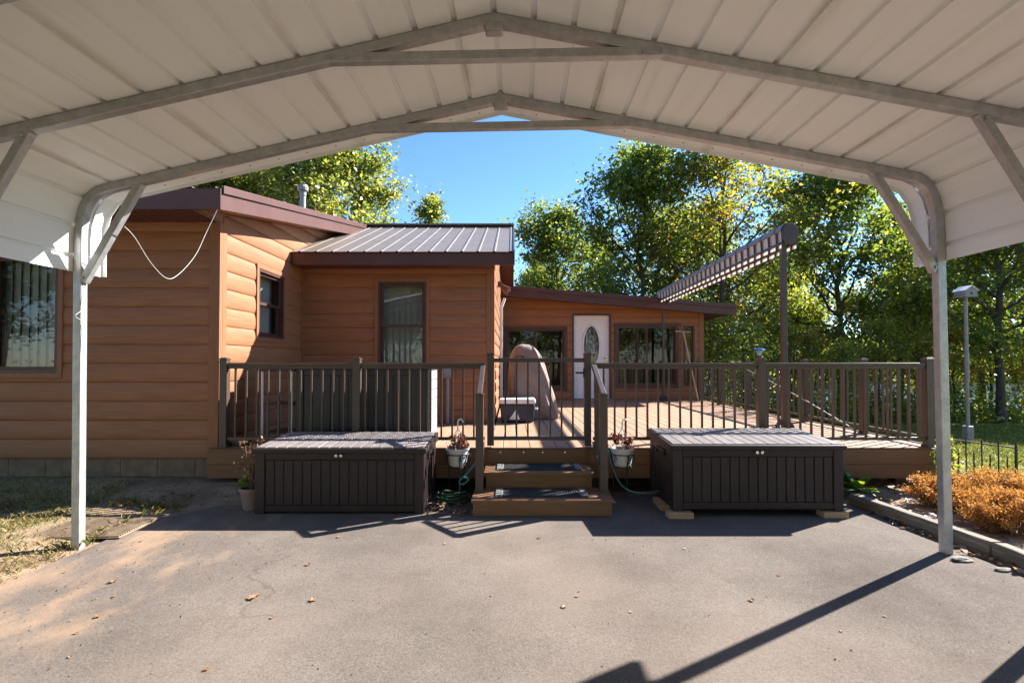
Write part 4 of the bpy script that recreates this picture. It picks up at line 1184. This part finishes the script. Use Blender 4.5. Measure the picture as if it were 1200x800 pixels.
# ------------------------------------------------------------------ timbers and bed
tb = [((3.29, 4.95), (3.40, 3.62)), ((3.405, 3.60), (3.30, 1.4))]
for k, ((xa_, ya_), (xb_, yb_)) in enumerate(tb):
    m = MB(); n = 14; d = Vector((xb_ - xa_, yb_ - ya_, 0)); L = d.length; d /= L; r_ = Vector((d.y, -d.x, 0))
    P = [Vector((xa_, ya_, .055)) + d * L * i / n + Vector((0, 0, .006 * mnoise.noise(Vector((i * .7, k, 0))))) for i in range(n + 1)]
    m.sweep(P, [(-.055, -.075), (.055, -.075), (.058, .03), (.04, .052), (-.042, .05), (-.057, .03)], (0, 0, 1))
    tag(m.build('edging_timber', M['timber'], bevel=.006), ['weathered grey timber edging the drive beneath the deck corner', 'weathered grey timber edging the drive before the rust bush, nearer one'][k], 'timber', 'timbers along the drive')

def bush(name, label, cat, loc, rx, ry, rz, n_stem, leaf, mat, seed, per=26, sig=.045, group=None, aspect=.4, spread=.8, stem='stem_dry'):
    rg = np.random.default_rng(seed)
    t = thing(name, label, cat, loc, 0, group)
    st_ = MB(); C = []; 
    for k in range(n_stem):
        a = rg.uniform(0, 6.28); q = math.sqrt(rg.uniform(0, 1)); h = rz * rg.uniform(.6, 1.22) * (1 - .4 * q * q)
        e = Vector((rx * q * math.cos(a), ry * q * math.sin(a), h)); b0 = Vector((e.x * (1 - spread) , e.y * (1 - spread), 0))
        mid = b0.lerp(e, .55) + Vector((0, 0, h * .12))
        st_.tube([b0, mid, e], [.006, .004, .0015], 4, False)
        for f in (.35, .5, .62, .74, .86, .95, 1.02):
            p = b0 * (1 - f) ** 2 + mid * 2 * f * (1 - f) + e * f * f
            C.append((p.x, p.y, p.z))
    st_.build('stem', M[stem], t, fix=False)
    leaf_obj('foliage', scatter_leaves(C, sig, per, leaf, rg, .1, aspect), M[mat], t)
    return t
gg = 'rust-orange bushes behind the timber'
bush('bush', 'rust-orange feathery bush behind the right carport post', 'bush', (4.42, 4.60, gz(4.42, 4.6)), .38, .34, .31, 90, .020, 'leaf_orange', 21, 34, .024, gg, .34, .55)
bush('bush', 'rust-orange feathery bush right of the post, closest to the timber', 'bush', (3.98, 4.08, gz(3.98, 4.08)), .40, .40, .28, 110, .020, 'leaf_orange', 22, 34, .024, gg, .34, .55)
bush('bush', 'rust-orange feathery bush just left of the right carport post', 'bush', (4.0, 4.72, gz(4.0, 4.72)), .32, .30, .27, 70, .020, 'leaf_orange', 23, 34, .024, gg, .34, .55)
bush('bush', 'rust-orange feathery bush at the right edge of the view', 'bush', (4.62, 4.05, gz(4.62, 4.05)), .40, .36, .29, 90, .020, 'leaf_orange', 25, 34, .024, gg, .34, .55)
bush('weed', 'yellow-green stalky plant rising above the rust bush by the fence', 'plant', (4.45, 5.25, gz(4.45, 5.25)), .16, .12, .5, 7, .04, 'leaf_mid', 24, 6, .03)

def hosta(label, loc, n, size, seed, mat='leaf_hosta'):
    rg = random.Random(seed); t = thing('hosta', label, 'plant', loc, 0, 'leafy plants under the deck edge')
    m = MB()
    for k in range(n):
        a = 2.4 * k + rg.uniform(-.3, .3); el = R(rg.uniform(15, 65)); L = size * rg.uniform(.7, 1.15); wd = L * .36
        P = []
        for i in range(6):
            f = i / 5; r_ = L * f * math.cos(el) * (1 + .15 * f); zz = L * math.sin(el) * (f * 1.35 - .55 * f * f) + .01
            hw = wd * math.sin(math.pi * min(1, .06 + f * .93)) ** .8 * .5
            c = Vector((r_ * math.cos(a), r_ * math.sin(a), zz)); s_ = Vector((-math.sin(a), math.cos(a), 0))
            P += [c + s_ * hw + Vector((0, 0, hw * .35)), c, c - s_ * hw + Vector((0, 0, hw * .35))]
        f_ = []
        for i in range(5): f_ += [(i * 3, i * 3 + 1, i * 3 + 4, i * 3 + 3), (i * 3 + 1, i * 3 + 2, i * 3 + 5, i * 3 + 4)]
        m.add(P, f_)
    o = m.build('leaves', M[mat], t, fix=False, smooth=True)
    return t
hosta('broad-leaved green hosta in the shade beside the right storage box', (3.02, 5.12, .0), 22, .30, 1)
hosta('pale variegated hosta at the head of the edging timber', (3.50, 5.22, .03), 18, .24, 2, 'leaf_lime')
hosta('dark green hosta under the deck edge between box and timber', (3.28, 5.36, .01), 18, .30, 3)

# low iron border fence
def border_fence(label, P, h=.42):
    t = thing('border_fence', label, 'fence', P[0], 0, 'low black iron border fences')
    o = Vector(P[0])
    Q = [Vector(p) - o for p in P]
    r_ = MB(); bl_ = []
    for a, b in zip(Q[:-1], Q[1:]):
        r_.bar(a + Vector((0, 0, h - .04)), b + Vector((0, 0, h - .04)), .014, .014); r_.bar(a + Vector((0, 0, .10)), b + Vector((0, 0, .10)), .012, .012)
        n = int((b - a).length / .075)
        for k in range(n + 1):
            p = a.lerp(b, k / n); bl_.append((p, h if k % 2 == 0 else h * .72, .008 if k not in (0, n) else .014))
    r_.build('rail', M['black'], t)
    for p, hh, rr in bl_:
        MB().tube([p, p + Vector((0, 0, hh - .03)), p + Vector((0, 0, hh + .02))], [rr, rr, .001], 6).build('picket', M['black'], t)
border_fence('low black iron border fence between the rust bush and the lawn', [(5.10, 5.20, gz(5.1, 5.2)), (4.92, 5.95, gz(4.92, 5.95))], .50)
border_fence('low black iron border fence seen beneath the deck corner', [(4.80, 6.3, gz(4.8, 6.3)), (3.7, 6.55, gz(3.7, 6.55))], .40)
ls = thing('lantern', 'small dark box lantern with white top in the bed under the deck corner', 'lantern', (4.05, 5.9, gz(4.05, 5.9)))
MB().box(-.11, .11, -.08, .08, 0, .24).build('body', M['black'], ls, bevel=.01); MB().box(-.09, .09, -.07, .07, .243, .33).build('cap', M['pot_white'], ls, bevel=.02)

# birdhouse on pole
bx, by = 8.08, 9.1
bh = thing('birdhouse', 'pale birdhouse with gabled roof on a tall grey pole', 'birdhouse', (bx, by, gz(bx, by)))
BT = 1.36 + .13 * by - gz(bx, by) - .02
MB().tube([(0, 0, .3), (0, 0, BT)], .028, 12).tube([(0, 0, BT * .42), (0, 0, BT * .62)], .036, 12).build('pole', M['greymetal'], bh)
MB().box(-.06, .06, -.06, .06, -.1, .30).build('pole_base', M['greymetal'], bh, bevel=.01)
hb = MB().box(-.105, .105, -.12, .12, BT, BT + .12); hb.prism([(-.105, BT + .12), (.105, BT + .12), (0, BT + .185)], -.12, .12); hb = hb.build('house_box', M['greymetal'], bh)
MB().prism([(-.125, BT + .105), (0, BT + .19), (.125, BT + .105), (.125, BT + .118), (0, BT + .203), (-.125, BT + .118)], -.135, .135).build('roof', M['white'], bh)
MB().box(-.17, -.105, -.08, .08, BT - .0, BT + .014).build('perch', M['greymetal'], bh)
MB().tube([(0, -.124, BT + .06), (0, -.118, BT + .06)], .022, 12).build('entrance_hole', M['black'], bh)

# ribbed mat by the left post
rm = thing('ribbed_mat', 'soil-covered ribbed mat on the ground by the left carport post', 'mat', (-3.72, 3.92, .010), R(4))
M['mat_tan'] = noisy('dusty mat', [(.3, (.17, .12, .08)), (.5, (.27, .195, .13)), (.7, (.38, .285, .195))], 9, (1, 1, 1), 7, .95, 0, .5, .01)
m = MB(); m.box(0, .70, 0, .60, 0, .008)
for k in range(22): m.box(.01, .69, .010 + k * .0266, .010 + k * .0266 + .013, .008, .019)
m.build('ribs', M['mat_tan'], rm, bevel=.003)
# flat stones by the right post
for k, (px, py, s_, lab) in enumerate(((1133, 660, .06, 'flat grey stone at the foot of the right carport post'), (1182, 672, .045, 'small grey stone beside the near edging timber'))):
    p = ray(px, py, 1); t_ = EYE / (EYE - p.z); X_, Y_ = p.x * t_, t_
    bm = bmesh.new(); bmesh.ops.create_icosphere(bm, subdivisions=2, radius=s_)
    for v in bm.verts: v.co = Vector((v.co.x * 1.2, v.co.y * .6, v.co.z * .3)) * (1 + .5 * mnoise.noise(v.co * 20 + Vector((k, 0, 0))))
    me = bpy.data.meshes.new('stone'); bm.to_mesh(me); bm.free(); me.materials.append(M['stone'])
    o = bpy.data.objects.new('stone', me); COL.objects.link(o); o.location = (X_, Y_, .015); tag(o, lab, 'stone')

# fallen leaves on the asphalt
def gpt(px, py):
    p = ray(px, py, 1); t_ = EYE / (EYE - p.z); return (p.x * t_, t_)
def leaf_mesh(seed):
    rg = random.Random(seed); N = 14; V = [(0, 0, .006)]
    for k in range(N):
        a = 2 * math.pi * k / N; r_ = .028 * (1 + .5 * math.cos(a)) * (1.25 if k % 2 else .75) * rg.uniform(.85, 1.15)
        V.append((r_ * math.cos(a) * 1.2, r_ * math.sin(a), .004 + .016 * abs(math.sin(a)) * rg.uniform(.3, 1.2)))
    me = bpy.data.meshes.new('fallen_leaf'); me.from_pydata(V, [], [(0, k + 1, (k + 1) % N + 1) for k in range(N)]); me.materials.append(M['leaf_dry']); return me
lm = [leaf_mesh(k) for k in range(4)]
spots = [(128, 686, 1.3, 'curled pale leaf on the asphalt near the left grass edge'), (290, 706, 1.5, 'large tan curled leaf pair on the asphalt left of centre'), (300, 701, .9, None), (362, 708, 1.1, 'orange leaf on the asphalt left of centre'),
         (360, 665, 1.0, None), (316, 729, .6, None), (106, 728, .8, None), (238, 791, .7, None), (394, 632, .8, None), (633, 633, .9, 'orange leaf on the asphalt below the steps'),
         (660, 716, .8, None), (676, 703, .6, None), (885, 708, .9, 'curled yellow leaf on the asphalt right of centre'), (915, 677, .7, None), (990, 745, .5, None), (1042, 727, .5, None), (72, 674, .6, None),
         (82, 747, .6, None), (130, 703, .7, None), (162, 637, .7, None), (520, 640, .6, None), (803, 646, .6, None), (75, 775, .5, None), (500, 675, .4, None), (575, 702, .4, None), (740, 722, .5, None)]
for (a_, b_) in [(random.uniform(1010, 1090), random.uniform(0, 1)) for _ in range(0)]: pass
for k, (px, py, s_, lab) in enumerate(spots):
    X_, Y_ = gpt(px, py); o = bpy.data.objects.new('fallen_leaf', lm[k % 4]); COL.objects.link(o)
    o.location = (X_, Y_, .006); o.rotation_euler = (0, 0, random.uniform(0, 6.28)); o.scale = (s_ * .55,) * 3
    tag(o, lab or 'small dry brown leaf lying on the asphalt', 'leaf', 'fallen leaves on the asphalt')
# grit and crumbs of soil on the asphalt
G = []
for k in range(450):
    x = -3.1 + abs(rng.normal()) * .9; G.append((x, rng.uniform(1.9, 4.6), .006))
for k in range(260): G.append((rng.uniform(-3, 3.2), rng.uniform(1.9, 4.6), .006))
tag(leaf_obj('grit', scatter_leaves(G, .002, 1, .010, rng, .8, .8), M['joist']), 'specks of grit and leaf crumbs on the asphalt', 'grit', kind='stuff')
# leaf litter along the timber (stuff)
C = []
for k in range(260):
    y = rng.uniform(1.8, 4.7); x = 3.30 - abs(rng.normal()) * .05 - (.0 if y > 3.6 else -.05)
    C.append((x, y, .012))
for k in range(420):
    C.append((rng.uniform(3.5, 4.9), rng.uniform(3.6, 5.6), .055))
for k in range(160):
    C.append((rng.uniform(-.85, -.35), rng.uniform(4.55, 5.3), .012))
for k in range(120):
    C.append((rng.uniform(-4.6, -2.3), rng.uniform(4.7, 5.4), .06))
tag(leaf_obj('leaf_litter', scatter_leaves(C, .008, 1, .05, rng, 2.5, .6), M['leaf_dry']), 'dry leaf litter along the edging timber and under the deck', 'leaf litter', kind='stuff')

# ------------------------------------------------------------------ grass
def grass(name, label, box, n, h, mat, dens, seed, wid=.0045):
    rg = np.random.default_rng(seed)
    X = rg.uniform(box[0], box[1], n); Y = rg.uniform(box[2], box[3], n)
    keep = np.array([dens(x, y) for x, y in zip(X, Y)]) > rg.uniform(0, 1, n); X, Y = X[keep], Y[keep]; n = len(X)
    Z = np.array([gz(x, y) for x, y in zip(X, Y)])
    a = rg.uniform(0, 6.28, n); H = h * rg.uniform(.5, 1.3, n); ln = rg.uniform(.2, 1.3, n) * H
    b = rg.uniform(0, 6.28, n)
    P = np.stack([X, Y, Z - .005], 1); s = np.stack([np.cos(a), np.sin(a), 0 * a], 1) * wid
    tip = P + np.stack([np.cos(b) * ln, np.sin(b) * ln, H], 1); mid = P + np.stack([np.cos(b) * ln * .35, np.sin(b) * ln * .35, H * .65], 1)
    V = np.stack([P - s, P + s, mid + s * .7, tip], 1)
    V2 = np.stack([P - s, mid + s * .7, tip, mid - s * .7], 1)
    V = np.concatenate([V.reshape(-1, 3)])
    return tag(leaf_obj(name, V, M[mat]), label, 'grass', kind='stuff')
def d1(x, y):
    v = mnoise.noise(Vector((x * 1.6, y * 1.6, 5))) * .9 + .42 + .3 * mnoise.noise(Vector((x * 5, y * 5, 1)))
    if x > -3.9 and y > 4.0: v *= .25
    return .75 * max(0, min(1, v)) * sstep(-3.1, -3.35, x) * (1 - sstep(4.9, 5.3, y) * .7)
grass('grass', 'patchy dry and green grass left of the carport post', (-7.0, -3.1, 2.2, 5.4), 110000, .03, 'grass', d1, 1, .0032)
grass('lawn_grass', 'short green lawn right of the deck', (4.6, 16, 4.0, 15), 90000, .05, 'grass_green', lambda x, y: .25 + .75 * sstep(4.6, 5.3, x), 2, .008)
tf = grass('grass_tuft', 'longer green grass at the foot of the left carport post', (-3.75, -3.05, 3.75, 4.9), 1300, .06, 'grass', lambda x, y: .9 if abs(x + 3.25) < .08 or y > 4.72 else .0, 3)

# ------------------------------------------------------------------ trees
def gen_tree(H, base, Rad, n_limb, leaf, per, seed, up=.5, trunk_r=None, sig=.30, prof=None):
    rg = random.Random(seed); tr = MB(); C = []
    r0 = trunk_r or H * .013
    ax = [Vector((0, 0, -.3))]
    for i in range(1, 9):
        f = i / 8; ax.append(Vector((rg.uniform(-1, 1) * .03 * H * f, rg.uniform(-1, 1) * .03 * H * f, H * .94 * f)))
    tr.tube(ax, [r0 * (1.25 if i == 0 else 1) * (1 - .88 * i / 8) for i in range(9)], 9, False)
    def on(f):
        k = min(7, int(f * 8)); return ax[k].lerp(ax[k + 1], f * 8 - k)
    prof = prof or (lambda t: math.sin(math.pi * min(1, .18 + .8 * t)) ** .8)
    az = rg.uniform(0, 6)
    for i in range(n_limb):
        t = (i + rg.uniform(.1, .9)) / n_limb; f = base + (1 - base) * t * .97
        p0 = on(f); az += 2.4 + rg.uniform(-.5, .5); L = Rad * prof(t) * rg.uniform(.7, 1.25)
        el = up + .55 * t + rg.uniform(-.25, .25)
        d = Vector((math.cos(az) * math.cos(el), math.sin(az) * math.cos(el), math.sin(el)))
        P = [p0]; q = p0.copy(); dd = d.copy()
        for s_ in range(5):
            dd = (dd + Vector((rg.uniform(-.25, .25), rg.uniform(-.25, .25), rg.uniform(-.12, .22)))).normalized(); q = q + dd * L / 5; P.append(q.copy())
        rl = r0 * (.5 - .3 * t)
        tr.tube(P, [rl * (1 - .85 * k / 5) for k in range(6)], 6, False)
        nb = 4 + int(L * 1.6)
        for b in range(nb):
            g_ = rg.uniform(.3, 1.0); k = min(4, int(g_ * 5)); c0 = P[k].lerp(P[k + 1], g_ * 5 - k)
            a2 = rg.uniform(0, 6.28); e2 = rg.uniform(-.4, .9); l2 = L * rg.uniform(.2, .42) * (1.15 - .5 * g_) + .25
            d2 = (Vector((math.cos(a2) * math.cos(e2), math.sin(a2) * math.cos(e2), math.sin(e2))) + dd * .5).normalized()
            e_ = c0 + d2 * l2; md = c0.lerp(e_, .5) + Vector((0, 0, .05))
            tr.tube([c0, md, e_], [rl * .3, rl * .2, rl * .06], 4, False)
            for f2 in (.45, .75, 1.0): 
                if rg.random() < .86: C.append(tuple(c0.lerp(e_, f2)))
    C.append(tuple(ax[-1])); C.append(tuple(ax[-1] + Vector((0, 0, .3))))
    rn = np.random.default_rng(seed)
    rad = rn.uniform(.45, 1.45, len(C)) * sig
    return tr, scatter_leaves(C, rad, per, leaf, rn, .45, .62)

def make_tree(label, spec, mat, bark, seed):
    t = thing('tree', label, 'tree', (0, 0, 0))
    tr, V = gen_tree(seed=seed, **spec)
    tr.build('trunk', M[bark], t, fix=False, smooth=True)
    leaf_obj('crown', V, M[mat], t)
    return t
broad = dict(H=9.6, base=.20, Rad=2.9, n_limb=26, leaf=.14, per=40, sig=.27)
tall = dict(H=10.5, base=.26, Rad=2.0, n_limb=25, leaf=.13, per=34, sig=.25, up=.6)
oak = dict(H=9.8, base=.28, Rad=3.5, n_limb=20, leaf=.13, per=28, sig=.28, up=.35)
low = dict(H=4.0, base=.16, Rad=1.5, n_limb=13, leaf=.105, per=20, sig=.22, up=.5)
TR = 'broadleaf trees along the right edge of the lawn'
spec_list = [  # (prototype key, px, Y, rot, scale, label)
    ('b', 655, 21.5, .3, .93, 'bushy green tree rising just right of the brown metal roof'),
    ('b', 752, 19.5, 2.1, 1.10, 'tallest dense green tree above the porch roof'),
    ('t', 700, 25.0, 4.0, .92, 'slender green tree behind the bushy pair over the porch roof'),
    ('o', 845, 18.6, 1.0, 1.10, 'oak with turning leaves and dark crooked limbs behind the striped awning'),
    ('b', 985, 19.0, 5.2, 1.08, 'dense bright green tree right of the awning post'),
    ('t', 925, 23.0, 3.4, 1.0, 'slender pale tree glimpsed between the awning and the dense green tree'),
    ('t', 1055, 20.5, .2, .86, 'slender green tree just left of the right carport post'),
    ('b', 1172, 15.6, 1.4, .98, 'thick-trunked tree right of the birdhouse pole'),
    ('t', 1150, 20.5, 2.6, 1.05, 'slender tree behind the birdhouse'),
    ('b', 1270, 16.0, 3.9, 1.0, 'leafy tree at the right edge of the view'),
    ('t', 1215, 22.0, 5.5, 1.1, 'slender yellowing tree far back at the right edge'),
    ('o', 790, 26.0, 2.2, 1.12, 'yellowing oak far back between the porch roof and awning'),
    ('b', 900, 28.0, .8, 1.1, 'round green tree far back behind the awning post'),
    ('b', 815, 22.5, 3.3, 1.0, 'dense green tree between the tallest tree and the oak'),
    ('b', 1085, 23.5, 1.9, .95, 'dense green tree far behind the right carport post'),
    ('t', 625, 27.0, 2.9, .88, 'slender tree at the left end of the right-hand trees, against the sky'),
    ('o', 1100, 27.0, 4.4, 1.05, 'yellowing oak far back behind the right carport post'),
]
protos = {}
for (k, px, Y, rz_, sc_, lab) in spec_list:
    X_ = (px - 600) / 600 * Y * 1.0; loc = (X_, Y, gz(X_, Y))
    if k not in protos:
        sp, mt_, bk, sd_ = {'b': (broad, 'leaf_green', 'bark', 11), 't': (tall, 'leaf_mid', 'bark', 12), 'o': (oak, 'leaf_oak', 'bark', 13)}[k]
        t = make_tree(lab, sp, mt_, bk, sd_); protos[k] = t
        t.location = loc; t.rotation_euler = (0, 0, rz_); t.scale = (sc_,) * 3; t['group'] = TR
    else:
        dup(protos[k], loc, rz_, sc_, lab, TR)
# bright trees behind the house on the left
LT = 'bright trees behind the house'
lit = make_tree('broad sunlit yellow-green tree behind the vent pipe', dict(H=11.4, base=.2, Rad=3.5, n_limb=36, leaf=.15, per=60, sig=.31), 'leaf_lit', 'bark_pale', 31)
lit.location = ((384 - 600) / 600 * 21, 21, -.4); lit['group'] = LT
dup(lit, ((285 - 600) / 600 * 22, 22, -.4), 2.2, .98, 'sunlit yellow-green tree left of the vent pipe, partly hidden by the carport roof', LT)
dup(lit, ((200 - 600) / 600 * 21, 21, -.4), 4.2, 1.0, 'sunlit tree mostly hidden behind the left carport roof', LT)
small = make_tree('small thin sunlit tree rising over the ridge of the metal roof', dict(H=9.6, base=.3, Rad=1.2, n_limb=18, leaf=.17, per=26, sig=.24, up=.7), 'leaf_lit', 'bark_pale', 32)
small.location = ((505 - 600) / 600 * 24, 24, -.1); small['group'] = LT
# shrubs and saplings of the wood edge
us = [(830, 14.2, 'l', .78), (872, 15.6, 'l', .75), (905, 17.0, 'l', .8), (948, 16.2, 'a', .7), (990, 15.2, 'l', .6), (1030, 16.4, 'l', .8), (1075, 17.5, 'l', 1.1), (1118, 18, 'a', .8), (1160, 19, 'l', 1.15), (1200, 18, 'a', .75), (1240, 19, 'l', 1.1), (845, 20, 'a', 1.15), (1000, 21, 'a', 1.25), (1100, 22, 'l', 1.3), (930, 21, 'l', 1.3), (810, 17.5, 'l', .95)]
pl = {}
UL = {'l': 'green sapling in the tangled wood edge beyond the deck', 'a': 'yellow-orange sapling in the tangled wood edge beyond the deck'}
for i, (px, Y, k, sc_) in enumerate(us):
    X_ = (px - 600) / 600 * Y; loc = (X_, Y, gz(X_, Y))
    if k not in pl:
        pl[k] = make_tree(UL[k], low, 'leaf_mid' if k == 'l' else 'leaf_autumn', 'bark', 41 if k == 'l' else 42)
        pl[k].name = 'sapling'; pl[k]['category'] = 'sapling'; pl[k]['group'] = UL[k].replace('sapling', 'saplings')
        pl[k].location = loc; pl[k].scale = (sc_,) * 3; pl[k].rotation_euler = (0, 0, i * 1.3)
    else:
        dup(pl[k], loc, i * 1.3, sc_)
# far wood on the other shore, one mass
rg = np.random.default_rng(77)
C = []
for k in range(5200):
    X_ = rg.uniform(-20, 140); Y_ = rg.uniform(95, 130); h = 5 + 3.5 * mnoise.noise(Vector((X_ * .12, Y_ * .12, 0))) + 3
    C.append((X_, Y_, -2.2 + h * rg.uniform(0, 1) ** .7))
tag(leaf_obj('far_woods', scatter_leaves(C, .9, 9, 1.1, rg, .4, .7), M['leaf_mid']), 'woods on the far shore seen through the trees', 'woods', kind='stuff')
# undergrowth at the wood's foot
C = []
for k in range(3400):
    f = rg.uniform(0, 1); px = 815 + 460 * f; Y_ = rg.uniform(15.5, 24) ; X_ = (px - 600) / 600 * Y_
    C.append((X_, Y_, gz(X_, Y_) + .9 * rg.uniform(0, 1) ** 2 * (1 + .8 * mnoise.noise(Vector((X_ * .6, Y_ * .6, 2))))))
tag(leaf_obj('undergrowth', scatter_leaves(C, .14, 9, .13, rg, .5, .6), M['leaf_mid']), 'low tangled undergrowth at the foot of the trees', 'undergrowth', kind='stuff')
# trees across the drive, seen in the window glass
BT_ = 'trees across the drive mirrored in the windows'
for i, (X_, Y_, sc_) in enumerate(((-13, -13, 1.1), (-8.5, -14.5, 1.2), (-4.5, -13, 1.1), (-.5, -14.5, 1.25), (3.5, -13, 1.1), (7.5, -14.5, 1.2), (12, -14, 1.2))):
    dup(protos['b'], (X_, Y_, 0), i * 1.7, sc_, 'green tree across the drive, mirrored in the window glass', BT_)

for i, (X_, Y_, sc_) in enumerate(((-22, -3, 1.5), (-20, -8, 1.5), (-17, -11, 1.5), (-12, -10.5, 1.4), (-9, -12, 1.5), (-6, -10.5, 1.4), (-3, -12, 1.5), (0, -10.5, 1.4), (3, -12, 1.5), (6, -10.5, 1.4), (9, -12, 1.5), (12, -11, 1.5))):
    dup(pl['l'], (X_, Y_, 0), i * 1.1, sc_, 'green sapling across the drive, mirrored in the window glass', 'saplings across the drive mirrored in the windows')
for i, (X_, Y_, sc_) in enumerate(((-18, -7, 1.1), (-23, -10, 1.2), (-26, -4, 1.2))):
    dup(protos['b'], (X_, Y_, 0), i * 1.7, sc_, 'green tree across the drive, mirrored in the window glass', BT_)
